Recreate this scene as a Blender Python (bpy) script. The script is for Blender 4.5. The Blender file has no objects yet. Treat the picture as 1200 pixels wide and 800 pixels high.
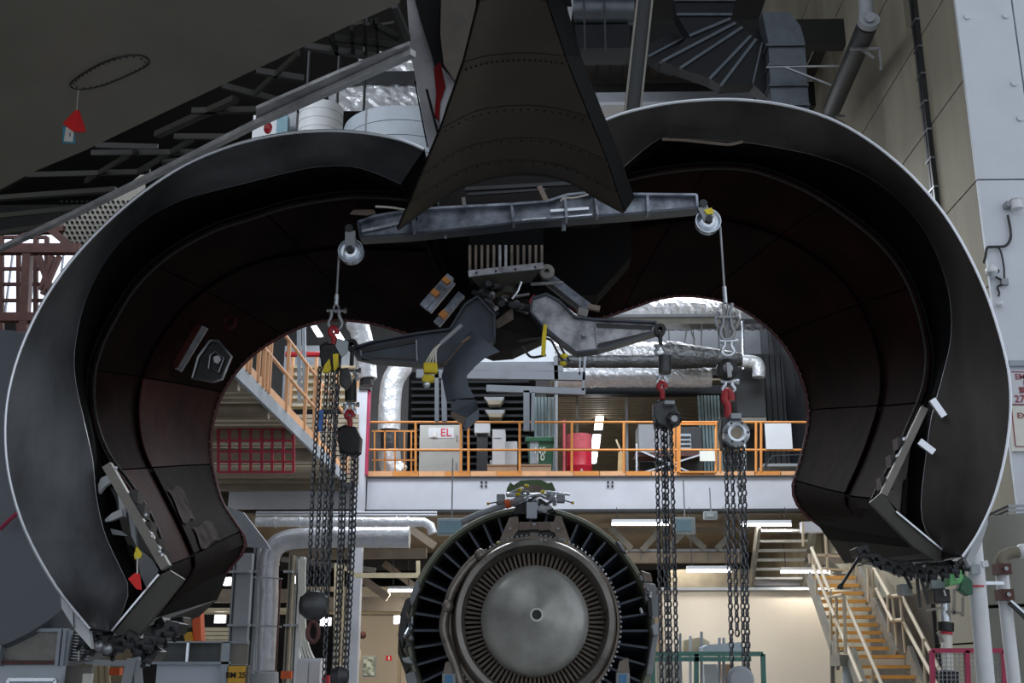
import bpy, math, random
from mathutils import Vector as V, Matrix
random.seed(7)
C = bpy.context.scene.collection
SC = bpy.context.scene
PI = math.pi

# ---------------- camera, sky, large lights, exposure ----------------
F_PX = 1330.0
PITCH = math.atan(385 / F_PX)
YAW = math.atan(28 / F_PX)
CAMZ = 1.7
cd = bpy.data.cameras.new('camera')
cam = bpy.data.objects.new('camera', cd)
C.objects.link(cam)
cam.location = (0, 0, CAMZ)
cam.rotation_euler = (PI / 2 + PITCH, 0, YAW)
cd.sensor_width = 36
cd.lens = F_PX / 1200 * 36
cd.clip_end = 200
SC.camera = cam
SC.view_settings.view_transform = 'Standard'
SC.view_settings.look = 'None'
SC.view_settings.gamma = 1
SC.view_settings.exposure = 0.07
SC.cycles.use_denoising = True
SC.cycles.max_bounces = 5
SC.cycles.diffuse_bounces = 3
SC.cycles.glossy_bounces = 3
SC.cycles.sample_clamp_indirect = 4

w = bpy.data.worlds.new('sky')
SC.world = w
w.use_nodes = True
wb = w.node_tree.nodes['Background']
wb.inputs[0].default_value = (0.86, 0.92, 1.0, 1)
wb.inputs[1].default_value = 0.85


def area(name, loc, size, energy, col=(1, 1, 1), rot=(0, 0, 0), sy=None):
    d = bpy.data.lights.new(name, 'AREA')
    d.shape = 'RECTANGLE'
    d.size = size
    d.size_y = sy or size
    d.energy = energy
    d.color = col
    o = bpy.data.objects.new(name, d)
    C.objects.link(o)
    o.location = loc
    o.rotation_euler = rot
    return o


# added area lights without fixtures, brightening the hall (all under the roof)
area('hidden_fill', (0.5, 20, 9.7), 10, 800, (0.86, 0.93, 1.0), (0, 0, 0), 2.0)  # no roof opening here: added fill, kept out of view behind the cowls
area('hidden_fill', (0.5, 27, 12.2), 12, 1500, (0.92, 0.95, 1.0), (0, 0, 0), 3)  # second added fill, farther back, also hidden by the cowls
area('tank_fill', (-10, 15, 14.5), 3, 420, (0.9, 0.95, 1.0), (math.radians(92), 0, math.radians(-38)), 4)  # added off-frame fill aimed at the upper left tanks, no window modelled
for _x in (-5, -2.2, 0.6, 3.4):
    area('underdeck_fill', (_x, 26.5, 4.55), 1.2, 75, (1.0, 0.86, 0.66), (0, 0, 0), 0.12)  # added bare light strips that fill the space under the deck

# ---------------- helpers ----------------
bpy.context.view_layer.update()
CM = Matrix.Translation((0, 0, CAMZ)) @ cam.rotation_euler.to_matrix().to_4x4()
CR = CM.to_3x3()


def ray(px, py):
    return (CR @ V(((px - 600) / F_PX, (400 - py) / F_PX, -1))).normalized()


def P(px, py, Y):
    d = ray(px, py)
    return V((0, 0, CAMZ)) + d * (Y / d.y)


def PZ(px, py, z):
    d = ray(px, py)
    return V((0, 0, CAMZ)) + d * ((z - CAMZ) / d.z)


def PX(px, py, x):
    d = ray(px, py)
    return V((0, 0, CAMZ)) + d * (x / d.x)


MATS = {}


def M(name, col, rough=0.5, metal=0.0, var=0.2, scale=3.0, bump=0.0, bscale=20, emit=0, col2=None, stretch=(1, 1, 1), contrast=0.25, spec=0.5):
    m = bpy.data.materials.new(name)
    m.use_nodes = True
    nt = m.node_tree
    b = nt.nodes['Principled BSDF']
    b.inputs['Roughness'].default_value = rough
    b.inputs['Metallic'].default_value = metal
    b.inputs['Specular IOR Level'].default_value = spec
    tc = nt.nodes.new('ShaderNodeTexCoord')
    mp = nt.nodes.new('ShaderNodeMapping')
    mp.inputs['Scale'].default_value = stretch
    nt.links.new(tc.outputs['Object'], mp.inputs[0])
    if emit:
        b.inputs['Base Color'].default_value = (*col, 1)
        b.inputs['Emission Color'].default_value = (*col, 1)
        b.inputs['Emission Strength'].default_value = emit
    else:
        n = nt.nodes.new('ShaderNodeTexNoise')
        n.inputs['Scale'].default_value = scale
        n.inputs['Detail'].default_value = 6
        n.inputs['Roughness'].default_value = 0.6
        nt.links.new(mp.outputs[0], n.inputs['Vector'])
        r = nt.nodes.new('ShaderNodeValToRGB')
        r.color_ramp.elements[0].position = 0.5 - contrast
        r.color_ramp.elements[1].position = 0.5 + contrast
        a = tuple(c * (1 - var) for c in col)
        e = col2 or tuple(min(1, c * (1 + var)) for c in col)
        r.color_ramp.elements[0].color = (*a, 1)
        r.color_ramp.elements[1].color = (*e, 1)
        nt.links.new(n.outputs['Fac'], r.inputs[0])
        nt.links.new(r.outputs[0], b.inputs['Base Color'])
        if metal or rough < 0.6:
            mr = nt.nodes.new('ShaderNodeMapRange')
            mr.inputs['To Min'].default_value = max(0.05, rough - 0.12)
            mr.inputs['To Max'].default_value = min(1, rough + 0.15)
            nt.links.new(n.outputs['Fac'], mr.inputs[0])
            nt.links.new(mr.outputs[0], b.inputs['Roughness'])
        if bump:
            n2 = nt.nodes.new('ShaderNodeTexNoise')
            n2.inputs['Scale'].default_value = bscale
            n2.inputs['Detail'].default_value = 4
            nt.links.new(mp.outputs[0], n2.inputs['Vector'])
            bp = nt.nodes.new('ShaderNodeBump')
            bp.inputs['Strength'].default_value = bump
            bp.inputs['Distance'].default_value = 0.05
            nt.links.new(n2.outputs['Fac'], bp.inputs['Height'])
            nt.links.new(bp.outputs[0], b.inputs['Normal'])
    MATS[name] = m
    return m


class MB:
    def __init__(s):
        s.v = []; s.f = []

    def add(s, vs, fs):
        o = len(s.v)
        s.v += [V(x) for x in vs]
        s.f += [tuple(i + o for i in f) for f in fs]
        return s

    def hexa(s, b, t):
        return s.add(list(b) + list(t), [(3, 2, 1, 0), (4, 5, 6, 7), (0, 1, 5, 4), (1, 2, 6, 5), (2, 3, 7, 6), (3, 0, 4, 7)])

    def box(s, c, sz, rot=None):
        x, y, z = sz[0] / 2, sz[1] / 2, sz[2] / 2
        p = [V((-x, -y, -z)), V((x, -y, -z)), V((x, y, -z)), V((-x, y, -z)), V((-x, -y, z)), V((x, -y, z)), V((x, y, z)), V((-x, y, z))]
        if rot is not None:
            p = [rot @ q for q in p]
        c = V(c)
        p = [q + c for q in p]
        return s.hexa(p[:4], p[4:])

    def bb(s, x0, x1, y0, y1, z0, z1):
        return s.box(((x0 + x1) / 2, (y0 + y1) / 2, (z0 + z1) / 2), (abs(x1 - x0), abs(y1 - y0), abs(z1 - z0)))

    def bpx(s, x0, y0, x1, y1, Y, dy):
        a = P(x0, y0, Y); b = P(x1, y1, Y); c = P(x1, y0, Y); d = P(x0, y1, Y)
        return s.bb((a.x + d.x) / 2, (b.x + c.x) / 2, Y, Y + dy, b.z, a.z)

    def frame(s, a, b, up=None):
        d = (V(b) - V(a)).normalized()
        u = V(up) if up is not None else (V((0, 0, 1)) if abs(d.z) < 0.95 else V((0, 1, 0)))
        r = d.cross(u).normalized()
        return d, r, r.cross(d).normalized()

    def bar(s, a, b, w, h=None, up=None):
        a = V(a); b = V(b); h = h or w
        d, r, u = s.frame(a, b, up)
        q = [(-1, -1), (1, -1), (1, 1), (-1, 1)]
        return s.hexa([a + r * (i * w / 2) + u * (j * h / 2) for i, j in q], [b + r * (i * w / 2) + u * (j * h / 2) for i, j in q])

    def cyl(s, a, b, r, n=12, r2=None, cap=True):
        a = V(a); b = V(b); r2 = r if r2 is None else r2
        d, x, u = s.frame(a, b)
        vs = []
        for p, rr in ((a, r), (b, r2)):
            for i in range(n):
                t = 2 * PI * i / n
                vs.append(p + x * (math.cos(t) * rr) + u * (math.sin(t) * rr))
        fs = [(i, (i + 1) % n, n + (i + 1) % n, n + i) for i in range(n)]
        if cap:
            fs += [tuple(range(n - 1, -1, -1)), tuple(range(n, 2 * n))]
        return s.add(vs, fs)

    def tube(s, pts, r, n=8, closed=False, smooth=True, sub=4):
        pts = [V(p) for p in pts]
        if smooth and len(pts) > 2:
            pts = cr(pts, len(pts) * sub, closed)
        m = len(pts)
        vs = []; prev = None
        for i, p in enumerate(pts):
            a = pts[(i - 1) % m] if (closed or i > 0) else p
            b = pts[(i + 1) % m] if (closed or i < m - 1) else p
            d = (b - a).normalized()
            if prev is None:
                u = V((0, 0, 1)) if abs(d.z) < 0.9 else V((0, 1, 0))
            else:
                u = prev
            x = d.cross(u)
            if x.length < 1e-5:
                x = d.cross(V((1, 0, 0)))
            x.normalize(); u = x.cross(d).normalized(); prev = u
            rr = r[i] if isinstance(r, list) else r
            for k in range(n):
                t = 2 * PI * k / n
                vs.append(p + x * (math.cos(t) * rr) + u * (math.sin(t) * rr))
        fs = []
        for i in range(m if closed else m - 1):
            for k in range(n):
                fs.append((i * n + k, i * n + (k + 1) % n, ((i + 1) % m) * n + (k + 1) % n, ((i + 1) % m) * n + k))
        if not closed:
            fs += [tuple(range(n - 1, -1, -1)), tuple(range((m - 1) * n, m * n))]
        return s.add(vs, fs)

    def lathe(s, prof, c=(0, 0, 0), n=64, a0=0, a1=2 * PI, axis='Y'):
        """prof: (radius, offset along axis)"""
        c = V(c)
        full = abs(a1 - a0 - 2 * PI) < 1e-6
        k = n if full else n + 1
        vs = []
        for r, y in prof:
            for i in range(k):
                t = a0 + (a1 - a0) * i / n
                if axis == 'Y':
                    vs.append(c + V((math.cos(t) * r, y, math.sin(t) * r)))
                elif axis == 'Z':
                    vs.append(c + V((math.cos(t) * r, math.sin(t) * r, y)))
                else:
                    vs.append(c + V((y, math.cos(t) * r, math.sin(t) * r)))
        fs = []
        for j in range(len(prof) - 1):
            for i in range(n):
                i2 = (i + 1) % k
                fs.append((j * k + i, j * k + i2, (j + 1) * k + i2, (j + 1) * k + i))
        return s.add(vs, fs)

    def poly(s, pts, th):
        """flat polygon with thickness vector th"""
        pts = [V(p) for p in pts]; th = V(th); n = len(pts)
        return s.add(pts + [p + th for p in pts], [tuple(range(n)), tuple(range(2 * n - 1, n - 1, -1))] + [(i, (i + 1) % n, n + (i + 1) % n, n + i) for i in range(n)])

    def ppx(s, pts, Y, dy):
        return s.poly([P(x, y, Y) for x, y in pts], (0, dy, 0))

    def grid(s, rows):
        n = len(rows[0])
        fs = []
        for j in range(len(rows) - 1):
            for i in range(n - 1):
                fs.append((j * n + i, j * n + i + 1, (j + 1) * n + i + 1, (j + 1) * n + i))
        return s.add([p for r in rows for p in r], fs)

    def ball(s, c, r, n=10, sc=(1, 1, 1)):
        c = V(c); m = max(4, n // 2 + 1)
        vs = []
        for j in range(m + 1):
            p = PI * j / m
            for i in range(n):
                t = 2 * PI * i / n
                vs.append(c + V((math.sin(p) * math.cos(t) * r * sc[0], math.sin(p) * math.sin(t) * r * sc[1], math.cos(p) * r * sc[2])))
        fs = [(j * n + i, j * n + (i + 1) % n, (j + 1) * n + (i + 1) % n, (j + 1) * n + i) for j in range(m) for i in range(n)]
        return s.add(vs, fs)

    def build(s, name, mat, parent=None, smooth=False, solid=0, bevel=0, stuff=False, label=None):
        me = bpy.data.meshes.new(name)
        me.from_pydata([tuple(x) for x in s.v], [], s.f)
        me.validate()
        import bmesh
        bm = bmesh.new(); bm.from_mesh(me)
        if smooth != 'grid':
            bmesh.ops.remove_doubles(bm, verts=bm.verts, dist=1e-6)
        bmesh.ops.recalc_face_normals(bm, faces=bm.faces)
        bm.to_mesh(me); bm.free()
        me.materials.append(MATS[mat])
        if smooth:
            for p in me.polygons:
                p.use_smooth = True
            try:
                me.set_sharp_from_angle(angle=math.radians(38))
            except Exception:
                pass
        o = bpy.data.objects.new(name, me)
        C.objects.link(o)
        if parent:
            o.parent = parent
        if solid:
            md = o.modifiers.new('solid', 'SOLIDIFY'); md.thickness = solid; md.offset = 0
            if smooth:
                es = o.modifiers.new('split', 'EDGE_SPLIT'); es.split_angle = math.radians(40)
        if bevel:
            md = o.modifiers.new('bevel', 'BEVEL'); md.width = bevel; md.segments = 2; md.limit_method = 'ANGLE'
        if stuff:
            o['kind'] = 'stuff'
        if label:
            o['label'] = label
        return o


def cr(pts, n, closed=False):
    """catmull-rom resample to n points of equal arc length"""
    m = len(pts)
    dense = []
    segs = m if closed else m - 1
    for i in range(segs):
        if closed:
            p0, p1, p2, p3 = pts[(i - 1) % m], pts[i], pts[(i + 1) % m], pts[(i + 2) % m]
        else:
            p1, p2 = pts[i], pts[i + 1]
            p0 = pts[i - 1] if i > 0 else p1 * 2 - p2
            p3 = pts[i + 2] if i + 2 < m else p2 * 2 - p1
        for k in range(10):
            t = k / 10
            dense.append(0.5 * ((2 * p1) + (p2 - p0) * t + (2 * p0 - 5 * p1 + 4 * p2 - p3) * t * t + (3 * p1 - p0 - 3 * p2 + p3) * t ** 3))
    dense.append(pts[0].copy() if closed else pts[-1].copy())
    L = [0]
    for i in range(1, len(dense)):
        L.append(L[-1] + (dense[i] - dense[i - 1]).length)
    out = []; j = 0
    cnt = n if not closed else n + 1
    for k in range(cnt):
        s_ = L[-1] * k / (cnt - 1)
        while j < len(L) - 2 and L[j + 1] < s_:
            j += 1
        d = L[j + 1] - L[j]
        out.append(dense[j].lerp(dense[j + 1], (s_ - L[j]) / d if d > 1e-9 else 0))
    return out[:-1] if closed else out


def T(name, label, cat, group=None):
    o = bpy.data.objects.new(name, None)
    C.objects.link(o)
    o.empty_display_size = 0.2
    return tag(o, label, cat, group)


def tag(o, label, cat, group=None, stuff=False):
    o['label'] = label; o['category'] = cat
    if group:
        o['group'] = group
    if stuff:
        o['kind'] = 'stuff'
    return o


def struct(o):
    o['kind'] = 'structure'
    return o


def dup(o, parent=None, M4=None):
    c = o.copy()
    C.objects.link(c)
    if parent is not None:
        c.parent = parent
    if M4 is not None:
        c.matrix_basis = M4 @ o.matrix_basis
    return c


def text(s, size, mat, parent, M4, name='lettering', ext=0.003, label=None):
    cu = bpy.data.curves.new(name, 'FONT')
    cu.body = s; cu.size = size; cu.extrude = ext; cu.align_x = 'CENTER'; cu.align_y = 'CENTER'; cu.resolution_u = 2
    cu.offset = size * 0.012
    t = bpy.data.objects.new('tmp', cu)
    C.objects.link(t)
    bpy.context.view_layer.update()
    me = bpy.data.meshes.new_from_object(t.evaluated_get(bpy.context.evaluated_depsgraph_get()))
    bpy.data.objects.remove(t)
    me.transform(M4)
    me.name = name
    me.materials.clear(); me.materials.append(MATS[mat])
    o = bpy.data.objects.new(name, me)
    C.objects.link(o); o.parent = parent
    return o


def textpx(s, size, mat, parent, px, py, Y, **k):
    return text(s, size, mat, parent, Matrix.Translation(P(px, py, Y)) @ Matrix.Rotation(PI / 2, 4, 'X'), **k)


# ---------------- materials ----------------
M('cowl_band', (0.035, 0.037, 0.042), 0.36, 0.35, 0.45, 1.6, 0.05, 3, col2=(0.12, 0.126, 0.14), stretch=(1, 1, 0.35), contrast=0.18)
M('cowl_band_brown', (0.03, 0.027, 0.025), 0.38, 0.3, 0.4, 1.4, 0.05, 3, col2=(0.085, 0.078, 0.074), stretch=(1, 1, 0.35), contrast=0.18)
M('bare_edge', (0.75, 0.78, 0.85), 0.28, 0.8, 0.1)
M('skin_white', (0.5, 0.52, 0.55), 0.4, 0, 0.1, 2)
M('black_duct', (0.004, 0.004, 0.0045), 0.8, 0, 0.3, spec=0.15)
M('soot', (0.007, 0.0055, 0.0055), 0.6, 0, 0.5, 2.5, 0.1, 8, spec=0.25)
M('liner', (0.009, 0.0022, 0.0018), 0.8, 0, 0.6, 2, 0.12, 6, col2=(0.024, 0.007, 0.0055), spec=0.06)
M('liner_red', (0.035, 0.008, 0.007), 0.75, 0, 0.5, 2.2, 0.12, 6, col2=(0.07, 0.02, 0.017), spec=0.08)
M('liner_dark', (0.007, 0.003, 0.0028), 0.8, 0, 0.6, 2, 0.12, 6, col2=(0.018, 0.0085, 0.008), spec=0.06)
M('liner_scuffed', (0.03, 0.02, 0.019), 0.85, 0, 0.5, 7, 0.1, 9, col2=(0.13, 0.1, 0.098), contrast=0.2, spec=0.08)
M('maroon_seal', (0.10, 0.013, 0.016), 0.45, 0, 0.3)
M('olive_panel', (0.045, 0.045, 0.036), 0.45, 0.2, 0.3, 3)
M('wing_skin', (0.23, 0.21, 0.17), 0.5, 0, 0.15, 0.8, 0.02, 4, col2=(0.30, 0.275, 0.23))
M('wing_dark', (0.008, 0.008, 0.006), 0.6, 0, 0.4, 3, spec=0.2)
M('wing_primer', (0.02, 0.02, 0.011), 0.55, 0, 0.3, 3)
M('wing_metal', (0.03, 0.03, 0.027), 0.5, 0.1, 0.2, 4)
M('flap_edge', (0.42, 0.42, 0.43), 0.35, 0.3, 0.4, 4)
M('heat_brown', (0.034, 0.025, 0.017), 0.5, 0.1, 0.4, 2.2, 0.05, 5, col2=(0.08, 0.06, 0.04))
M('heat_seam', (0.006, 0.005, 0.004), 0.6, 0, 0.2)
M('pylon_white', (0.2, 0.2, 0.215), 0.3, 0.1, 0.15, 4, contrast=0.15)
M('hinge_red', (0.10, 0.003, 0.004), 0.7, 0, 0.3, spec=0.1)
M('alu', (0.14, 0.165, 0.21), 0.36, 0.4, 0.35, 6, 0.06, 12, col2=(0.38, 0.42, 0.5), contrast=0.15)
M('alu_dark', (0.06, 0.07, 0.09), 0.42, 0.4, 0.3, 5, 0.05, 10)
M('alu_light', (0.33, 0.335, 0.37), 0.4, 0.2, 0.35, 8, 0.1, 10, col2=(0.58, 0.59, 0.64), contrast=0.15)
M('zinc', (0.7, 0.75, 0.82), 0.25, 0.8, 0.15, 10)
M('steel', (0.3, 0.31, 0.33), 0.35, 0.8, 0.3, 10)
M('chain_black', (0.09, 0.095, 0.105), 0.3, 0.6, 0.4, 30)
M('hoist_black', (0.012, 0.012, 0.014), 0.4, 0.2, 0.5, 12, 0.1, 20)
M('hoist_grey', (0.06, 0.063, 0.068), 0.4, 0.3, 0.4, 12, 0.1, 20)
M('hook_red', (0.35, 0.012, 0.02), 0.35, 0, 0.3, 10)
M('yellow', (0.72, 0.56, 0.02), 0.5, 0, 0.25, 12)
M('sheet_blue', (0.085, 0.10, 0.13), 0.5, 0.2, 0.2, 4, 0.05, 8)
M('sheet_brown', (0.13, 0.095, 0.07), 0.6, 0, 0.3, 8)
M('red_flag', (0.75, 0.015, 0.015), 0.6, 0, 0.15, 10)
M('card_blue', (0.05, 0.3, 0.45), 0.5, 0, 0.1)
M('card_white', (0.72, 0.72, 0.66), 0.5, 0, 0.1)
M('cord', (0.6, 0.58, 0.52), 0.7)
M('engine_olive', (0.2, 0.215, 0.16), 0.4, 0.3, 0.3, 6, 0.05, 10)
M('vane', (0.075, 0.09, 0.12), 0.38, 0.3, 0.2, 6)
M('engine_brown', (0.16, 0.125, 0.10), 0.38, 0.4, 0.35, 6, 0.05, 12, col2=(0.28, 0.235, 0.20))
M('nozzle', (0.17, 0.155, 0.14), 0.28, 0.55, 0.3, 3, 0.03, 6, col2=(0.34, 0.32, 0.30))
M('blade', (0.2, 0.155, 0.125), 0.5, 0.1, 0.3, 8)
M('air_tube', (0.26, 0.22, 0.19), 0.3, 0.5, 0.3, 6, col2=(0.42, 0.37, 0.33))
M('plug', (0.5, 0.5, 0.47), 0.33, 0.35, 0.35, 2.5, 0.03, 6, col2=(0.72, 0.72, 0.68))
M('green_part', (0.1, 0.16, 0.07), 0.5, 0.1, 0.3, 8)
M('blue_clamp', (0.08, 0.25, 0.5), 0.45, 0, 0.2)
M('orange', (0.64, 0.25, 0.055), 0.5, 0, 0.15, 4)
M('orange_pale', (0.72, 0.38, 0.19), 0.55, 0, 0.15, 4)
M('beam_grey', (0.52, 0.53, 0.59), 0.55, 0, 0.1, 1.5, col2=(0.58, 0.59, 0.65))
M('steel_paint', (0.3, 0.32, 0.35), 0.5, 0, 0.15, 3)
M('steel_dark', (0.028, 0.031, 0.036), 0.55, 0, 0.3, 3)
M('dark_gap', (0.005, 0.0055, 0.006), 0.8, 0, 0.2, spec=0.1)
M('foil', (0.78, 0.8, 0.84), 0.3, 0.45, 0.06, 6, 1.0, 5)
M('rack_grey', (0.07, 0.078, 0.092), 0.5, 0, 0.15, 3)
M('foil_dull', (0.68, 0.7, 0.75), 0.35, 0.35, 0.15, 6, 0.9, 7)
M('foil_dark', (0.05, 0.053, 0.058), 0.4, 0.4, 0.4, 3, 0.7, 9)
M('duct_steel', (0.10, 0.115, 0.135), 0.4, 0.6, 0.25, 6, 0.05, 10)
M('duct_black', (0.012, 0.014, 0.018), 0.5, 0.2, 0.3, 3, spec=0.3)
M('tank_blue', (0.52, 0.58, 0.66), 0.5, 0, 0.1, 3)
M('concrete_tan', (0.25, 0.225, 0.175), 0.85, 0, 0.25, 0.8, 0.1, 15, col2=(0.34, 0.315, 0.24), stretch=(1, 1, 0.2))
M('wall_blue', (0.62, 0.66, 0.72), 0.7, 0, 0.07, 1.5, 0.05, 10)
M('wall_cream', (0.58, 0.52, 0.44), 0.8, 0, 0.08, 0.7, stretch=(1, 1, 0.15))
M('wall_dark', (0.05, 0.05, 0.052), 0.8, 0, 0.3, 2)
M('floor', (0.3, 0.3, 0.29), 0.45, 0, 0.15, 1)
M('roof_dark', (0.01, 0.01, 0.01), 0.7, 0, 0.3, 3)
M('roof_rib', (0.03, 0.028, 0.027), 0.6, 0.1, 0.2, 3)
M('tan_deck', (0.3, 0.255, 0.19), 0.6, 0, 0.2, 5)
M('tan_beam', (0.26, 0.21, 0.16), 0.6, 0, 0.25, 3)
M('cream_steel', (0.62, 0.53, 0.36), 0.55, 0, 0.15, 5)
M('red_lattice', (0.42, 0.03, 0.06), 0.5, 0, 0.25, 6)
M('red_brown', (0.085, 0.028, 0.024), 0.6, 0, 0.4, 6)
M('stair_orange', (0.72, 0.4, 0.11), 0.5, 0, 0.2, 6)
M('stair_white', (0.62, 0.62, 0.6), 0.5, 0, 0.1)
M('stair_grey', (0.2, 0.19, 0.165), 0.5, 0, 0.25, 5)
M('handrail', (0.55, 0.46, 0.34), 0.5, 0, 0.15, 5)
M('white_pipe', (0.72, 0.74, 0.77), 0.4, 0, 0.08, 5)
M('magenta', (0.4, 0.03, 0.09), 0.5, 0, 0.2)
M('green_bag', (0.17, 0.5, 0.2), 0.6, 0, 0.2, 8, 0.2, 12)
M('bin_green', (0.03, 0.13, 0.07), 0.45, 0, 0.2, 6)
M('drum_red', (0.55, 0.012, 0.04), 0.35, 0, 0.15, 6)
M('drum_pink', (0.62, 0.12, 0.15), 0.35, 0, 0.2, 8)
M('cabinet', (0.42, 0.43, 0.41), 0.5, 0, 0.1, 3)
M('text_red', (0.55, 0.03, 0.06), 0.6)
M('text_maroon', (0.3, 0.05, 0.08), 0.6)
M('text_white', (0.65, 0.7, 0.65), 0.6)
M('text_black', (0.01, 0.01, 0.01), 0.6)
M('text_grey', (0.2, 0.2, 0.22), 0.6)
M('cardboard', (0.5, 0.33, 0.22), 0.8, 0, 0.1, 5)
M('box_white', (0.62, 0.64, 0.68), 0.6, 0, 0.06)
M('curtain', (0.17, 0.25, 0.27), 0.4, 0, 0.3, 5)
M('tube_light', (0.95, 0.98, 1.0), emit=5)
M('bright_lamp', (1.0, 1.0, 1.0), emit=9)
M('window_pane', (0.88, 0.9, 1.0), emit=0.95)
M('plate_yellow', (0.7, 0.38, 0.03), 0.5, 0, 0.2, 8)
M('lens_blue', (0.2, 0.33, 0.4), 0.2, 0, 0.15, 5)
M('green_steel', (0.08, 0.22, 0.19), 0.5, 0, 0.2, 5)
M('lamp_grey', (0.35, 0.4, 0.42), 0.5, 0, 0.1)
M('fuselage_grey', (0.13, 0.145, 0.175), 0.45, 0, 0.12, 1.2)
M('fuselage_olive', (0.085, 0.075, 0.055), 0.55, 0, 0.2, 1)
M('dock_grey', (0.32, 0.36, 0.41), 0.5, 0.1, 0.25, 3)
M('dock_mesh', (0.09, 0.1, 0.1), 0.6, 0.2, 0.4, 6)
M('tank_olive', (0.27, 0.27, 0.235), 0.6, 0, 0.12, 2)
M('tank_light', (0.62, 0.64, 0.67), 0.5, 0, 0.08, 3)
M('wood', (0.6, 0.42, 0.2), 0.6)
M('tarp', (0.3, 0.29, 0.27), 0.7, 0, 0.25, 5, 0.4, 9)
M('insulated', (0.5, 0.51, 0.56), 0.35, 0.45, 0.15, 4, 0.5, 6)
M('poster', (0.32, 0.38, 0.34), 0.6, 0, 0.6, 9, contrast=0.08)
M('glass_dark', (0.03, 0.045, 0.05), 0.12, 0, 0.2)
M('black_paint', (0.015, 0.015, 0.017), 0.4, 0, 0.3)
M('blue_cloth', (0.03, 0.12, 0.4), 0.6)
M('orange_stand', (0.75, 0.12, 0.03), 0.5)

# ---------------- the hall ----------------
XC = P(1144, 200, 14).x          # right wall plane
YW = 14.0                        # its front corner
struct(MB().bb(-30, 30, -12, 46, -0.3, 0).build('floor', 'floor'))
struct(MB().bb(-30, 14, 9, 46, 18.0, 18.3).build('ceiling', 'roof_dark'))
fw = struct(MB().bb(-30, XC, 38, 38.3, 0, 18.0).build('wall_back', 'wall_dark'))
struct(MB().bb(-30.3, -30, -12, 38.3, 0, 18.0).build('wall_left', 'wall_dark'))
wr = struct(MB().bb(XC + 0.06, XC + 0.4, YW + 0.41, 38, 0, 18.0).build('wall_right', 'dark_gap'))
wf = struct(MB().bb(XC + 0.065, 16, YW + 0.06, YW + 0.4, 0, 18.0).build('wall_front', 'dark_gap'))
zs = [0, 2.05, 3.53, 5.0, 6.48, 7.95, 9.45, 10.93, 12.4, 13.9, 15.4, 18.0]
for a, b in zip(zs[:-1], zs[1:]):
    for y0, y1 in ((YW, 20), (20, 26), (26, 32), (32, 38)):
        MB().bb(XC, XC + 0.06, y0 + (0.012 if y0 > YW else 0.07), y1 - 0.012, a + 0.012, b - 0.012).build('wall_panel', 'concrete_tan', wr)
for a, b in ((0, 3.53), (3.53, 7.95), (7.95, 18.0)):
    for x0, x1 in ((XC, XC + 0.78 if a > 7 else 16), (XC + 0.78, 16)):
        if x1 - x0 < 0.1 or (a <= 7 and x0 > XC):
            continue
        MB().bb(x0 + (0.0 if x0 == XC else 0.012), x1 - 0.012, YW - 0.0, YW + 0.06, a + 0.012, b - 0.012).build('wall_panel', 'wall_blue', wf)
for px, py in ((1133, 20), (1178, 19), (1195, 139), (1188, 98)):
    p = P(px, py, YW)
    MB().cyl(p, p + V((0, -0.03, 0)), 0.045, 10).build('anchor_cap', 'wall_blue', wf)
# conduit riser on the side wall
cr_ = T('cable_riser', 'long black vertical cable riser on the tan side wall', 'cable')
a = PX(1067, 0, XC - 0.05); b = PX(1092, 222, XC - 0.05)
yy = (a.y + b.y) / 2
MB().bb(XC - 0.06, XC - 0.001, yy - 0.02, yy + 0.05, 4, 14.5).build('cable_tray', 'steel_dark', cr_)
MB().bb(XC - 0.07, XC - 0.001, yy - 0.14, yy - 0.08, 4, 14.5).build('cable_tray', 'black_paint', cr_)
for k in range(22):
    z = 4.3 + k * 0.46
    MB().bb(XC - 0.075, XC - 0.001, yy - 0.16, yy + 0.07, z, z + 0.03).build('clamp', 'steel', cr_)

# ceiling planks seen above the right cowl
pk = None
for r, (y0, y1) in enumerate(((19.4, 21.4), (21.8, 23.8))):
    for k in range(26):
        x = 0.8 + k * 0.27
        m = MB().bb(x, x + 0.2, y0, y1, 13.6, 13.68) if pk is None else None
        if pk is None:
            pk = m.build('ceiling_plank', 'roof_rib', bpy.data.objects['ceiling']); x0p, y0p = x, y0
        else:
            dup(pk, bpy.data.objects['ceiling'], Matrix.Translation((x - x0p, y0 - y0p, 0)))
for y in (21.6, 24.0, 19.2):
    struct(MB().bb(0.6, XC, y - 0.12, y + 0.12, 13.0, 13.55).build('trim_1', 'roof_dark'))

# white crane rail beam
t = T('roof_beam', 'long white horizontal roof beam above the right cowl', 'beam')
m = MB().bpx(640, 109, 884, 121, 19, 0.3); m.build('web', 'steel_paint', t)
a = P(640, 123.5, 18.9); b = P(884, 123.5, 18.9)
MB().bb(a.x, b.x, 18.85, 19.35, a.z - 0.03, a.z + 0.03).build('flange', 'beam_grey', t)
# raking column
t = T('raking_column', 'dark steel roof column crossing in front of the white roof beam', 'column')
a, b = P(757, -15, 15.5), P(739, 150, 15.5)
MB().bar(a, b, 0.2, 0.12, (0, 1, 0)).build('web', 'steel_dark', t)
for dx in (-0.115, 0.115):
    MB().bar(a + V((dx, -0.04, 0)), b + V((dx, -0.04, 0)), 0.03, 0.22, (0, 1, 0)).build('flange', 'stair_grey', t)
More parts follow.
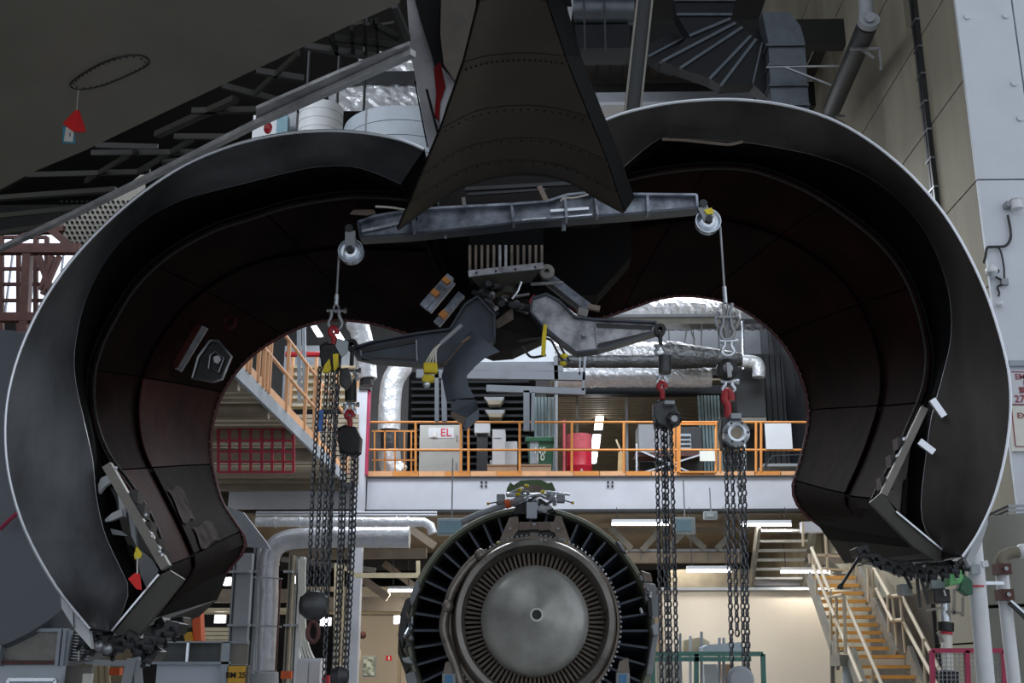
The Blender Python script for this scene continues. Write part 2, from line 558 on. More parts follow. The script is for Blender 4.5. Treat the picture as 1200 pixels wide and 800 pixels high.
# large duct with fan of segments
t = T('elbow_duct', 'large segmented sheet metal duct elbow under the roof', 'duct')
segs = [((757, 0), (903, 0)), ((760, 16), (902, 16)), ((762, 44), (897, 46)), ((700, 72), (905, 56))]
cx, cy = 915, 22
ang = []
fan = [((862, 0), (790, 0)), ((858, 17), (793, 17)), ((856, 22), (808, 42)), ((862, 27), (776, 72)), ((870, 32), (797, 80)), ((880, 42), (832, 92)), ((886, 46), (845, 100)), ((893, 50), (882, 98)), ((905, 50), (903, 118)), ((930, 55), (930, 118))]
for i in range(len(fan) - 1):
    (a0, a1), (b0, b1) = fan[i], fan[i + 1]
    MB().ppx([a0, b0, b1, a1], 17.5, 0.3).build('duct_segment', 'duct_black', t)
for (a0, a1) in fan[:-1]:
    MB().bar(P(*a0, 17.47), P(*a1, 17.47), 0.03, 0.05).build('seam_flange', 'duct_steel', t)
t2 = T('elbow_duct', 'small dark segmented duct elbow left of the large one', 'duct')
fan2 = [((785, 38), (757, 54)), ((800, 45), (760, 66)), ((812, 50), (773, 74)), ((822, 52), (790, 80))]
for i in range(3):
    (a0, a1), (b0, b1) = fan2[i], fan2[i + 1]
    MB().ppx([a0, b0, b1, a1], 17.9, 0.3).build('duct_segment', 'duct_black', t2)
    MB().bar(P(*b0, 17.87), P(*b1, 17.87), 0.02, 0.04).build('seam_flange', 'duct_steel', t2)
# ribbed vertical duct
t = T('vertical_duct', 'vertical grey sheet metal duct with raised ribs beside the roof elbow', 'duct')
ys = [10, 52, 75, 99, 122, 145]
for i in range(5):
    x0 = 901 + (ys[i] - 52) * 0.05; x1 = 944 + (ys[i] - 52) * 0.07
    if i == 0:
        MB().ppx([(893, 14), (925, 14), (938, 30), (944, 52), (901, 52)], 17.2, 0.7).build('duct_segment', 'duct_steel', t)
    else:
        MB().bpx(x0, ys[i], x1, ys[i + 1], 17.2, 0.7).build('duct_segment', 'duct_steel', t)
    MB().bpx(x0 - 1, ys[i + 1] - 1, x1 + 2, ys[i + 1] + 1, 17.15, 0.8).build('seam_flange', 'duct_steel', t)
# round duct at top behind
t = T('round_duct', 'big dark round duct running across below the roof at the top', 'duct')
a, b = P(664, 12, 18.5), P(742, 12, 18.5)
MB().cyl(a, b, 0.27, 24).build('duct_body', 'duct_steel', t, smooth=True)
MB().bpx(668, 29, 738, 56, 18.5, 0.6).build('plenum', 'duct_black', t)
for x in (684, 708):
    MB().bpx(x, 0, x + 2, 57, 18.1, 0.05).build('hanger', 'steel_dark', t)
# dark pipe with brackets on wall
t = T('exhaust_pipe', 'thick dark pipe with round capped end on wall brackets', 'pipe')
a, b = P(1017, 28, 15.5), P(975, 128, 19)
MB().cyl(a, b, 0.16, 20).build('pipe_body', 'steel_dark', t, smooth=True)
MB().cyl(P(1019, 22, 15.4), a, 0.16, 20, 0.165).build('end_collar', 'steel_paint', t, smooth=True)
MB().cyl(P(1020, 20, 15.3), P(1019, 22, 15.4), 0.07, 16).build('end_cap', 'steel_paint', t)
MB().cyl(P(1014, -20, 15.8), P(1015, 25, 15.8), 0.115, 16).build('riser', 'steel_paint', t, smooth=True)
for (x0, y0, x1, y1, Y) in ((996, 57, 1030, 57, 16), (1010, 58, 1024, 68, 16), (1030, 57, 1032, 82, 16), (962, 136, 990, 136, 18.6), (975, 137, 990, 146, 18.6)):
    MB().bar(P(x0, y0, Y), P(x1, y1, Y), 0.035).build('bracket_arm', 'steel', t)
t = T('support_rods', 'thin steel rods bracing the ribbed duct to the wall', 'rod')
MB().bar(P(898, 79, 16.9), P(983, 77, 16.9), 0.025).build('rod', 'steel', t)
MB().bar(P(920, 79, 16.9), P(974, 100, 16.9), 0.03).build('rod', 'steel', t)

# fittings on blue-grey wall
t = T('junction_box', 'round white junction box high on the blue-grey wall, black cable below', 'box')
p = P(1187, 243, YW)
MB().cyl(p + V((0, -0.12, -0.07)), p + V((0, -0.12, 0.05)), 0.075, 16).build('housing', 'white_pipe', t, True)
MB().cyl(p + V((0, -0.12, 0.05)), p + V((0, -0.12, 0.085)), 0.085, 16, 0.06).build('cap', 'white_pipe', t, True)
MB().bb(p.x - 0.13, p.x - 0.02, YW - 0.13, YW, p.z - 0.03, p.z + 0.04).build('wall_bracket', 'steel_paint', t)
o = MB().tube([P(x, y, 13.95) for x, y in ((1181, 252), (1184, 268), (1184, 280), (1178, 288), (1165, 289), (1157, 290), (1155, 300), (1153, 308))], 0.018, 6).build('cable', 'black_paint')
tag(o, 'black cable looping down from the white junction box on the wall', 'cable')
o = MB().tube([P(x, y, 13.95) for x, y in ((1160, 290), (1171, 291), (1176, 310), (1177, 326))], 0.012, 6).build('cable', 'steel_dark')
tag(o, 'grey conduit dropping to the small grey switch box', 'cable')
t = T('wall_lamp', 'white dome wall lamp with chrome rim at the cowl edge', 'lamp')
p = P(1162, 317, 13.85)
MB().ball(p, 0.075, 14).build('globe', 'white_pipe', t, True)
MB().cyl(p + V((0, 0, -0.03)), p + V((0, 0, -0.085)), 0.072, 14, 0.04).build('rim', 'zinc', t, True)
MB().bb(p.x - 0.02, p.x + 0.1, 13.85, YW, p.z - 0.02, p.z + 0.02).build('bracket', 'steel_dark', t)
t = T('switch_box', 'small grey switch box on wall below the white junction box', 'box')
MB().bpx(1174, 326, 1182, 333, YW - 0.06, 0.059).build('housing', 'steel_paint', t)
MB().tube([P(x, y, 13.96) for x, y in ((1174, 328), (1168, 325), (1165, 322))], 0.014, 6).build('cable', 'black_paint', t)
MB().tube([P(x, y, 13.96) for x, y in ((1176, 333), (1169, 336), (1171, 343), (1170, 347))], 0.013, 6).build('cable', 'black_paint', t)
o = MB().ball(P(1172, 356, 13.95), 0.04, 8).build('wall_bell', 'white_pipe'); tag(o, 'tiny white fitting on the wall just beside the cowl edge', 'fitting')
# exit sign boards
t = T('exit_sign', 'white exit sign board with maroon lettering on the blue-grey wall', 'sign')
MB().bpx(1183, 422, 1260, 428, YW - 0.06, 0.059).build('top_rail', 'dock_grey', t)
sp = MB().bpx(1184, 435, 1260, 474, YW - 0.05, 0.049).build('sign_panel', 'box_white', t)
sp2 = MB().bpx(1184, 475, 1260, 528, YW - 0.05, 0.049).build('sign_panel', 'card_white', t)
for (x0, y0, x1, y1) in ((1185, 435.5, 1260, 436.3), (1185, 473.6, 1260, 474.6), (1185, 474, 1190, 523), (1190, 523, 1260, 523)):
    MB().bar(P(x0, y0, YW - 0.053), P(x1, y1, YW - 0.053), 0.01, 0.012, (0, 1, 0)).build('border_line', 'text_maroon', t)
textpx('EM', 0.1, 'text_maroon', sp, 1195.5, 441.5, YW - 0.055)
textpx('E', 0.1, 'text_maroon', sp, 1201.5, 449, YW - 0.055)
textpx('緊', 0.09, 'text_maroon', sp, 1198, 457.5, YW - 0.055)
textpx('27', 0.13, 'text_maroon', sp, 1195, 467.5, YW - 0.055)
textpx('EX', 0.095, 'text_maroon', sp2, 1197.5, 487, YW - 0.055)
# cable ledge on the column
t = T('cable_ledge', 'dark cable ledge wrapping the tan wall corner', 'ledge')
for k in range(3):
    MB().bar(P(1152, 606 + k * 5, 13.2), P(1181, 593 + k * 5, 13.2), 0.03).build('rail', 'steel_dark', t)
    MB().bar(P(1181, 593 + k * 5, 13.2), P(1230, 592 + k * 5, 13.2), 0.03).build('rail', 'dock_grey', t)
t = T('storage_tank', 'pale olive cylindrical tank at the right edge', 'tank')
c = P(1215, 790, 13.3)
top = P(1215, 597, 13.3).z - 0.12
for (r, z0, z1) in ((0.62, 0, 1.0), (0.6, 1.04, top * 0.45), (0.62, top * 0.45 + .04, top * 0.7), (0.6, top * 0.7 + 0.04, top)):
    MB().lathe([(0.001, z0), (r, z0), (r, z1), (0.001, z1)], (c.x, 13.3, 0), 40, axis='Z').build('shell_ring', 'tank_olive' if 'tank_olive' in MATS else 'concrete_tan', t, True)
for k, x in enumerate((1152, 1158, 1166)):
    o = MB().cyl(V((P(x, 700, 13.6).x, 13.6, 0)), P(x, 602, 13.6), 0.03, 8).build('conduit', 'steel_dark' if k == 1 else 'stair_grey')
    tag(o, ['left pale', 'middle dark', 'right pale'][k] + ' vertical conduit against the tan wall behind the white post', 'conduit', 'conduits beside the white post')
# white posts
t = T('white_post', 'thick white support post under the right cowl', 'post')
a, b = P(1140, 628, 10), P(1157, 860, 10)
MB().cyl(V((b.x, 10, 0)), a, 0.072, 20).build('post_tube', 'white_pipe', t, True)
MB().cyl(P(1143.5, 688, 9.99), P(1143.3, 686, 9.99), 0.076, 20).build('red_band', 'text_red', t)
MB().bpx(1139, 661, 1149, 672, 9.9, 0.02).build('logo_plate', 'lamp_grey', t)
MB().bar(P(1150, 661, 9.95), P(1157, 660, 9.95), 0.05).build('lug', 'white_pipe', t)
MB().bar(P(1148, 683, 10), P(1176, 683, 10), 0.028).build('arm', 'zinc', t)
t = T('white_standpipe', 'thin white standpipe with two brown clamps beside the tank', 'pipe')
b = P(1187, 800, 11)
MB().cyl(V((b.x, 11, 0)), P(1173, 662, 11), 0.06, 16).build('pipe_run', 'white_pipe', t, True)
MB().tube([P(1173, 664, 11), P(1173, 655, 11), P(1178, 650, 11), P(1190, 647, 11), P(1225, 646, 11)], 0.055, 14).build('elbow', 'concrete_tan', t, True)
MB().ball(P(1199, 646, 11), 0.075, 12).build('coupling', 'white_pipe', t, True)
for y in (667, 697):
    p = P(1174 + (y - 667) * 0.1, y, 10.93)
    MB().box(p, (0.12, 0.16, 0.1)).build('clamp', 'red_brown', t)
    MB().cyl(p + V((0, -0.08, 0)), p + V((0, -0.11, 0)), 0.02, 8).build('bolt', 'steel', t)

# ---------------- mezzanine ----------------
YB = 22.8
zt = P(628, 558, YB).z; zb = P(628, 597, YB).z
RO = 3.0
t = T('mezzanine', 'grey steel mezzanine balcony with orange guard rails', 'balcony')
xl = P(430, 577, YB).x; xr = P(985, 577, YB).x
MB().bb(xl, xr, YB, YB + 0.06, zb, zt).build('edge_beam', 'beam_grey', t)
MB().bb(xl, xr, YB - 0.08, YB + 0.25, zb - 0.05, zb).build('flange', 'steel_dark', t)
MB().bb(xl, xr, YB - 0.05, YB + 0.25, zt - 0.03, zt).build('flange', 'steel_dark', t)
xl2 = P(268, 577, YB).x
MB().bb(xl2, xl - 0.02, YB + 0.02, YB + 0.08, zb + 0.03, zt - 0.28).build('edge_beam', 'beam_grey', t)
MB().bb(xl2, xl - 0.02, YB - 0.03, YB + 0.2, zt - 0.28, zt - 0.03).build('edge_beam', 'dock_grey', t)
MB().bb(-9, XC, YB + 0.1, 33, zt - 0.12, zt).build('deck', 'tan_deck', t)
for px in (567, 715, 867, 902 + 120):
    for i in (0, 1):
        for j in (0, 1):
            p = P(px - 2.5 + 5 * i, 565 + 4.5 * j, YB)
            MB().cyl(p, p + V((0, -0.03, 0)), 0.024, 6).build('bolt', 'black_paint', t)
xx = 430.0
while xx < 975:
    x2 = min(xx + 30.3, 975)
    a = P(xx, 552, YB - 0.02); b = P(x2, 558, YB - 0.02)
    MB().bb(a.x + 0.006, b.x - 0.006, YB - 0.03, YB, b.z, a.z).build('toe_board', 'orange' if int(xx) % 4 < 2 else 'orange_pale', t)
    xx = x2
tube_r = 0.024
for y in (494.5, 527):
    MB().cyl(P(432, y, YB - 0.02), P(948, y, YB - 0.02), tube_r, 8).build('rail', 'orange', t)
for px in (487, 540, 549, 609, 670, 731, 790, 794, 839, 844, 886, 892):
    MB().cyl(P(px, 495, YB - 0.02), P(px, 553, YB - 0.02), 0.026, 8).build('rail_post', 'orange', t)
for (x0, y0, x1, y1) in ((796, 497, 838, 497), (796, 553, 838, 553), (796, 497, 796, 553)):
    MB().bar(P(x0, y0, YB - 0.05), P(x1, y1, YB - 0.05), 0.05, 0.03).build('gate_frame', 'orange', t)
# steel column at the balcony corner
t = T('steel_column', 'pale grey steel column at the left end of the balcony', 'column')
a = P(427, 440, YB - 0.3)
MB().bb(P(420, 500, YB).x, P(432, 500, YB).x, YB - 0.35, YB - 0.1, 0, P(427, 455, YB - .3).z).build('shaft', 'beam_grey', t)
MB().bpx(421, 440, 434, 456, YB - 0.4, 0.3).build('cap_plate', 'black_paint', t)
MB().bb(P(432, 500, YB).x, P(434.5, 500, YB).x, YB - 0.3, YB - 0.1, zt, P(427, 455, YB).z).build('maroon_strip', 'magenta', t)
# caged ladder guard behind left rail
t = T('ladder_cage', 'low orange tube guard frame behind the left balcony rail', 'guard')
for y in (505, 539):
    MB().bar(P(436, y, 23.3), P(486, y, 23.3), 0.03).build('rail', 'orange', t)
for px in (439, 451, 463, 474, 482):
    MB().bar(P(px, 504, 23.3), P(px, 554, 23.3), 0.03).build('rail_post', 'orange', t)
t = T('foil_duct', 'crumpled silver foil duct rising behind the left balcony rail', 'duct')
MB().tube([P(474, 425, 23.8), P(466, 436, 23.8), P(460, 448, 23.8), P(457, 470, 23.8), P(456, 504, 23.8)], [0.21, 0.24, 0.25] + [0.24] * 22, 18, sub=5).build('duct_body', 'foil', t, True)
MB().tube([P(456, 502, 23.8), P(457, 530, 23.8)], [0.2, 0.19], 18, smooth=False).build('duct_sleeve', 'foil_dark', t, True)
MB().tube([P(456, 528, 23.8), P(458, 545, 23.8), P(468, 556, 23.8)], 0.24, 18).build('duct_body', 'foil', t, True)
t = T('foil_duct', 'silver foil duct end hanging beside the left chain hoist', 'duct')
MB().tube([P(417, 372, 19), P(424, 395, 19), P(428, 420, 19), P(430, 444, 19)], [0.15, 0.2, 0.21] + [0.18] * 20, 18).build('duct_body', 'foil_dull', t, True)
MB().cyl(P(430, 441, 19), P(430, 452, 19), 0.12, 16).build('duct_collar', 'black_paint', t, True)

# things on the balcony
YO = 23.4
def onb(x0, y0, x1, Y, d, mat, name, label, cat, z0=None, group=None, extra=None):
    a = P(x0, y0, Y); b = P(x1, y0, Y)
    t = T(name, label, cat, group)
    MB().bb(a.x, b.x, Y, Y + d, zt if z0 is None else z0, a.z).build('body', mat, t, bevel=0.01)
    return t, a, b
t, a, b = onb(492, 498, 540, YO, 0.7, 'cabinet', 'metal_cabinet', 'grey metal cabinet with torn red lettering behind the rail', 'cabinet')
zm = P(500, 529, YO).z
for z0_, z1_ in ((zm + 0.02, a.z - 0.03), (zt + 0.02, zm - 0.02)):
    d_ = MB().bb(a.x + 0.01, b.x - 0.01, YO - 0.02, YO, z0_, z1_).build('door', 'cabinet', t)
    MB().bb(b.x - 0.09, b.x - 0.07, YO - 0.045, YO - 0.02, (z0_ + z1_) / 2 - 0.06, (z0_ + z1_) / 2 + 0.06).build('handle', 'steel', d_)
lp = MB().bpx(502, 501, 532, 513, YO - 0.03, 0.01).build('label_sheet', 'box_white', t)
text('EL', 0.24, 'text_red', lp, Matrix.Translation(P(522.5, 507, YO - 0.034)) @ Matrix.Rotation(PI / 2, 4, 'X') @ Matrix.Shear('XZ', 4, (0, 0)), ext=0.002)
MB().ppx([(503, 510), (512, 512), (510, 503), (507, 510)], YO - 0.07, 0.01).build('torn_flap', 'card_white', t)
t, a, b = onb(577, 503, 592, YO + 0.1, 0.5, 'box_white', 'upright_carton', 'tall narrow white carton standing behind a cardboard box', 'carton')
MB().bb(a.x + 0.03, b.x - 0.08, YO + 0.09, YO + 0.1, a.z - 0.2, a.z - 0.18).build('label_strip', 'text_grey', t)
t, a, b = onb(592, 517, 606, YO + 0.3, 0.4, 'box_white', 'low_carton', 'shorter white carton beside the tall narrow one', 'carton')
t, a, b = onb(556, 495, 574, YO + 0.4, 0.3, 'box_white', 'wall_cabinet', 'small white cabinet mounted on a dark stand behind the rail', 'cabinet', z0=P(560, 507, YO + .4).z)
MB().bb(a.x + 0.05, b.x - 0.05, YO + 0.5, YO + 0.6, zt, P(560, 507, YO + .4).z).build('stand', 'steel_dark', t)
t, a, b = onb(571, 544, 606, YO - 0.15, 0.5, 'cardboard', 'cardboard_box', 'long brown cardboard box lying open behind the rail', 'box')
MB().bb(a.x, b.x, YO - 0.17, YO - 0.15, a.z - 0.03, a.z + 0.0).build('flap', 'cardboard', t)
t, a, b = onb(610, 544, 646, YO - 0.15, 0.5, 'cardboard', 'cardboard_box', 'brown cardboard box in front of the green wheelie bin', 'box')
MB().bb(a.x, b.x, YO - 0.17, YO - 0.15, a.z - 0.03, a.z + 0.0).build('flap', 'cardboard', t)
t, a, b = onb(574, 539, 602, YO + 0.72, 0.2, 'box_white', 'foam_tray', 'flat white foam tray behind the long cardboard box', 'tray')
# wheelie bin
t = T('wheelie_bin', 'dark green wheelie bin with worn white NS 10 lettering', 'bin')
a = P(618, 514, YO + 0.1); b = P(649, 514, YO + 0.1)
w_ = b.x - a.x
MB().hexa([V((a.x + 0.05, YO + 0.15, zt)), V((b.x - 0.05, YO + 0.15, zt)), V((b.x - 0.05, YO + 0.6, zt)), V((a.x + 0.05, YO + 0.6, zt))],
          [V((a.x, YO + 0.1, a.z)), V((b.x, YO + 0.1, a.z)), V((b.x, YO + 0.75, a.z)), V((a.x, YO + 0.75, a.z))]).build('bin_body', 'bin_green', t, bevel=0.02)
ld = MB().lathe([(0.001, a.x - 0.03), (w_ * 0.36, a.x - 0.03), (w_ * 0.36, b.x + 0.05), (0.001, b.x + 0.05)], (0, YO + 0.42, a.z - 0.02), 14, 0, PI, 'X').build('lid', 'bin_green', t, True)
ld.data.transform(Matrix.Translation((0, 0, a.z)) @ Matrix.Diagonal((1, 1, 0.55, 1)) @ Matrix.Translation((0, 0, -a.z)))
MB().bb(a.x - 0.05, b.x + 0.06, YO + 0.04, YO + 0.12, a.z - 0.06, a.z + 0.02).build('rim', 'bin_green', t)
MB().bpx(621, 514, 631, 543, YO + 0.085, 0.02).build('worn_sticker', 'dock_grey', t)
textpx('NS', 0.2, 'text_white', t, 633, 528, YO + 0.07)
textpx('10', 0.2, 'text_white', t, 633, 536, YO + 0.07)
for s in (a.x + 0.1, b.x - 0.1):
    MB().cyl(V((s - 0.03, YO + 0.7, zt + 0.09)), V((s + 0.03, YO + 0.7, zt + 0.09)), 0.09, 14).build('wheel', 'black_paint', t)
# drum
t = T('steel_drum', 'bright red steel drum wrapped in pink film at the top', 'drum')
c = P(678.5, 530, YO + 0.3); r = 0.27
zd = P(678, 510, YO + 0.3).z; zm = P(678, 528, YO + .3).z
MB().lathe([(0.001, zt), (r, zt), (r, (zt + zm) / 2 - .02), (r + 0.012, (zt + zm) / 2), (r, (zt + zm) / 2 + .02), (r, zm)], (c.x, YO + 0.3, 0), 32, axis='Z').build('drum_body', 'drum_red', t, True)
MB().lathe([(r + 0.005, zm), (r + 0.012, zm + 0.03), (r + 0.004, zd - 0.03), (r + 0.012, zd), (r - 0.02, zd), (r - 0.02, zd - 0.02), (0.001, zd - 0.02)], (c.x, YO + 0.3, 0), 32, axis='Z').build('film_wrap', 'drum_pink', t, True)
text('A', 0.16, 'card_white', t, Matrix.Translation((c.x + 0.04, YO + 0.022, zt + 0.2)) @ Matrix.Rotation(PI / 2, 4, 'X'))
# hanging boards on rail
for (x0, y0, x1, y1, lab) in ((897, 496, 928, 526, 'blank white notice board hung on the balcony rail at right'), (820, 528, 838, 540, 'small white card hung on the balcony gate')):
    t = T('notice_board', lab, 'board')
    MB().bpx(x0, y0, x1, y1, YB - 0.07, 0.02).build('panel', 'card_white' if x0 < 850 else 'box_white', t)
    for x in (x0 + 2, x1 - 2):
        MB().bpx(x - 0.5, y0 - 1.5, x + 0.5, y0, YB - 0.075, 0.03).build('hook', 'steel', t)
# machines on right
t, a, b = onb(748, 497, 786, YO + 1.2, 0.8, 'steel_paint', 'equipment_cabinet', 'blue-grey equipment cabinet behind the right chain hoist', 'cabinet', z0=P(750, 530, YO + 1.2).z)
MB().bb(a.x, b.x, YO + 1.2, YO + 2.0, zt, P(750, 532, YO + 1.2).z - .02).build('plinth', 'black_paint', t)
t, a, b = onb(786, 500, 822, YO + 0.9, 0.8, 'steel_dark', 'machine_rack', 'dark machine rack with wire shelves behind the gate', 'rack')
MB().bpx(795, 508, 810, 526, YO + 0.87, 0.02).build('grille', 'dock_grey', t)
for y in (511, 516, 521):
    MB().bpx(796, y, 809, y + 1.5, YO + 0.84, 0.02).build('wire_shelf', 'black_paint', t)
t = T('folding_table', 'folding table with crossed silver legs behind the balcony rail', 'table')
MB().bpx(745, 530, 822, 534, YO + 0.5, 0.6).build('tabletop', 'red_brown', t)
for (x0, y0, x1, y1) in ((748, 527, 815, 556), (746, 556, 820, 533), (746, 520, 746, 557)):
    MB().bar(P(x0, y0, YO + 0.45), P(x1, y1, YO + 0.45), 0.035).build('leg', 'zinc', t)
t = T('lab_bench', 'low bench with dark frame behind the far right rail', 'bench')
MB().bpx(895, 543, 945, 546, YO + 0.3, 0.6).build('worktop', 'steel_paint', t)
for (x0, y0, x1, y1) in ((896, 546, 905, 534), (905, 534, 945, 532), (898, 546, 898, 557), (942, 546, 942, 557)):
    MB().bar(P(x0, y0, YO + 0.3), P(x1, y1, YO + 0.3), 0.03).build('frame_bar', 'steel_dark', t)
# wooden brush
t = T('wooden_mop', 'wooden handle of a mop leaning on the balcony rail', 'mop')
MB().bar(P(728, 530, YO), P(727, 556, YO), 0.12, 0.1).build('bundle', 'wood' if 'wood' in MATS else 'cream_steel', t)
MB().bar(P(722, 515, YO), P(728, 530, YO), 0.035).build('handle', 'cream_steel', t)
t = T('steel_pole', 'slim magenta pole standing between green bin and red drum', 'pole')
MB().cyl(P(661, 492, YO - 0.1), P(661, 556, YO - 0.1), 0.028, 8).build('pole_tube', 'drum_pink', t)
t = T('steel_pole', 'slim grey steel prop left of the red drum rising to the duct rack', 'pole')
MB().cyl(P(651.5, 445, YO - 0.05), P(651.5, 556, YO - 0.05), 0.04, 8).build('pole_tube', 'steel_paint', t)
t = T('steel_pole', 'tall pale steel pole behind the right large chain hoist', 'pole')
MB().cyl(P(870, 376, YO + 1.2), P(873.5, 556, YO + 1.2), 0.035, 8).build('pole_tube', 'zinc', t)

# opening behind balcony: slanted corrugated ceiling with lamps
YR = 29.0
t = T('lean_to_roof', 'corrugated tan lean-to roof seen through the opening above the red drum', 'roof')
zr = P(740, 462, 25.5).z
k = 0
m = None
for i in range(64):
    y = 25.6 + i * 0.12
    z = zr + 0.35 - (y - 25.6) * 0.22
    if m is None:
        xa = P(646, 500, 25.6).x; xb = P(826, 500, 25.6).x + 1.2
        m = MB().bb(xa, xb, y, y + 0.07, z, z + 0.05).build('corrugation', 'tan_deck', t); y00, z00 = y, z
    else:
        dup(m, t, Matrix.Translation((0, y - y00, z - z00)))
MB().poly([(xa, 25.5, zr + 0.45), (xb, 25.5, zr + 0.45), (xb, 33.4, zr + 0.45 - 7.9 * 0.22), (xa, 33.4, zr + 0.45 - 7.9 * 0.22)], (0, 0, 0.04)).build('roof_sheet', 'steel_dark', t)
for px in (676, 734):
    MB().bar(P(px, 462, 25.4), P(px + 1, 552, 25.4), 0.06).build('mullion', 'stair_grey' if px == 676 else 'steel_paint', t)
MB().bar(P(640, 461, 25.2), P(848, 460, 25.2), 0.12).build('lintel', 'steel_paint', t)
for (px, py, h) in ((702, 495, 7.5), (698.5, 517, 7.5), (695, 536, 6)):
    t = T('ceiling_lamp', {7.5: 'glowing white strip lamp in the lean-to, ' + ('upper' if py < 500 else 'middle') + ' of the three', 6: 'glowing white strip lamp in the lean-to, lowest of the three'}[h], 'lamp')
    MB().ppx([(px - 3, py - h), (px + 5, py - h), (px + 3, py + h), (px - 5, py + h)], 27.5, 0.05).build('diffuser', 'bright_lamp', t)
    MB().ppx([(px - 4, py - h - 1), (px + 6, py - h - 1), (px + 4, py + h + 1), (px - 6, py + h + 1)], 27.56, 0.08).build('housing', 'box_white', t)
# curtains
def curtain(x0, x1, y0, y1, n, lab):
    t = T('strip_curtain', lab, 'curtain')
    for k in range(n):
        x = x0 + (x1 - x0) * (k + 0.1) / n; x_ = x0 + (x1 - x0) * (k + 0.82) / n
        MB().bpx(x, y0, x_, y1 - (k % 3), 25.0 + 0.06 * (k % 2), 0.04).build('strip', 'curtain', t)
curtain(626, 650, 465, 556, 6, 'teal strip curtain left of the lean-to opening')
curtain(819, 846, 463, 556, 7, 'teal strip curtain right of the lean-to opening')
MB_ = struct(MB().bb(P(640, 500, 30).x - 14, P(640, 500, 30).x - 0.4, 33.4, 33.6, zt, zt + 8).build('wall_back', 'wall_dark'))
t = T('partition', 'tall dark ribbed partition right of the balcony opening', 'partition')
for k in range(7):
    MB().bpx(893 + k * 6.5, 415, 898.5 + k * 6.5, 556, 25.6, 0.15).build('panel', 'steel_dark', t)
for k in range(8):
    MB().bb(XC - 0.12, XC - 0.02, 23.3 + k * 1.25, 24.5 + k * 1.25, zt, zt + 4.6).build('wall_mask_panel', 'duct_black', t)  # dark panels added over the wall to bring down its brightness
MB().bpx(846, 415, 940, 556, 25.8, 0.1).build('backing', 'black_paint', t)
# louvres at left
t = T('louvre_wall', 'dark horizontal louvre wall behind the grey cabinet', 'louvre')
MB().bpx(478, 436, 628, 556, 26.5, 0.1).build('backing', 'dark_gap', t)
for k in range(14):
    y = 446 + k * 8
    MB().bpx(482, y, 620, y + 2.2, 26.3, 0.12).build('slat', 'duct_black', t)
for k, (x, y) in enumerate(((583, 469), (584, 484), (590, 490))):
    if k < 2:
        t = T('high_bay_lamp', ('upper' if k == 0 else 'lower') + ' tan lamp shade of the two behind the blue-grey sheet', 'lamp')
        MB().ppx([(x - 16, y - 4), (x + 8, y - 4), (x + 6, y), (x - 13, y)], 26, 0.3).build('shade_top', 'steel_paint', t)
        MB().ppx([(x - 13, y), (x + 6, y), (x + 3, y + 4.5), (x - 10, y + 4.5)], 25.95, 0.35).build('shade', 'tan_deck', t)
# rack frame above balcony
t = T('duct_rack', 'grey painted steel rack frame carrying the foil ducts', 'rack')
for (x0, y0, x1, y1, w_) in ((488, 438, 686, 441, 0.17), (545, 431, 660, 432, 0.12), (570, 455, 686, 459, 0.13), (512, 436, 512, 494, 0.08), (520, 445, 521, 494, 0.1), (617, 458, 617, 505, 0.12), (625, 460, 624, 505, 0.07), (686, 415, 683, 458, 0.05), (680, 415, 679, 440, 0.03), (651, 418, 652, 445, 0.08)):
    MB().bar(P(x0, y0, 22.0), P(x1, y1, 22.0), w_, 0.1, (0, 1, 0)).build('frame_bar', 'rack_grey', t)
MB().bpx(560, 424, 652, 430, 22.1, 1).build('tray', 'rack_grey', t)
MB().bpx(555, 395, 650, 424, 22.6, 0.4).build('back_panel', 'steel_paint', t)
MB().bpx(640, 452, 846, 461, 25, 0.3).build('beam', 'duct_black', t)
# foil ducts
def hduct(name, x0, x1, yc, Y, rpx, mat, lab, bands=4, y2=None, r2=None, taper=None):
    t = T(name, lab, 'duct')
    r = rpx / F_PX * Y / math.cos(PITCH)
    a, b = P(x0, yc, Y), P(x1, y2 or yc, Y)
    rb = (r2 or rpx) / F_PX * Y / math.cos(PITCH)
    n = bands
    for k in range(n):
        p = a.lerp(b, k / n); q = a.lerp(b, (k + 1) / n)
        ra = r + (rb - r) * k / n; rr = r + (rb - r) * (k + 1) / n
        m = MB(); rows = []; am = .06 if mat != 'foil_dark' else .025
        for i in range(15):
            f = i / 14; c = p.lerp(q, f); R0 = (ra + (rr - ra) * f) * (0.93 if i in (0, 14) else 1.0)
            rows.append([c + V((random.uniform(-.02, .02) if 0 < i < 14 else 0, math.cos(u * PI / 13) * R0 * (1 + random.uniform(-am, am)), math.sin(u * PI / 13) * R0 * (1 + random.uniform(-am, am)))) for u in range(26)])
        for rw in rows:
            rw.append(rw[0].copy())
        m.grid(rows).build('duct_segment', mat, t, False)
    for k in range(n + 1):
        c = a.lerp(b, k / n); R0 = (r + (rb - r) * k / n) * 0.97
        MB().cyl(c - V((0.02, 0, 0)), c + V((0.02, 0, 0)), R0, 20).build('strap', mat, t)
    return t
hduct('foil_duct', 600, 895, 366, 26.5, 21, 'foil', 'uppermost crumpled bright foil duct above the balcony', 5)
hduct('foil_duct', 640, 800, 415, 25.5, 14, 'foil', 'bright foil duct partly behind the yoke arm above the balcony', 4)
hduct('foil_duct', 655, 832, 442, 24.2, 11.5, 'foil_dull', 'lowest silver foil duct just above the opening lintel', 4)
hduct('dark_duct', 652, 782, 423, 23.4, 8, 'foil_dark', 'slim dark wrapped duct crossing behind the yoke arm', 3)
hduct('dark_duct', 782, 868, 416, 23.4, 17, 'foil_dark', 'fat dark wrapped duct tapering to the right behind the chain hoist', 2, 421, 8)
t = T('elbow_duct', 'dark green box duct with silver elbow right of the balcony opening', 'duct')
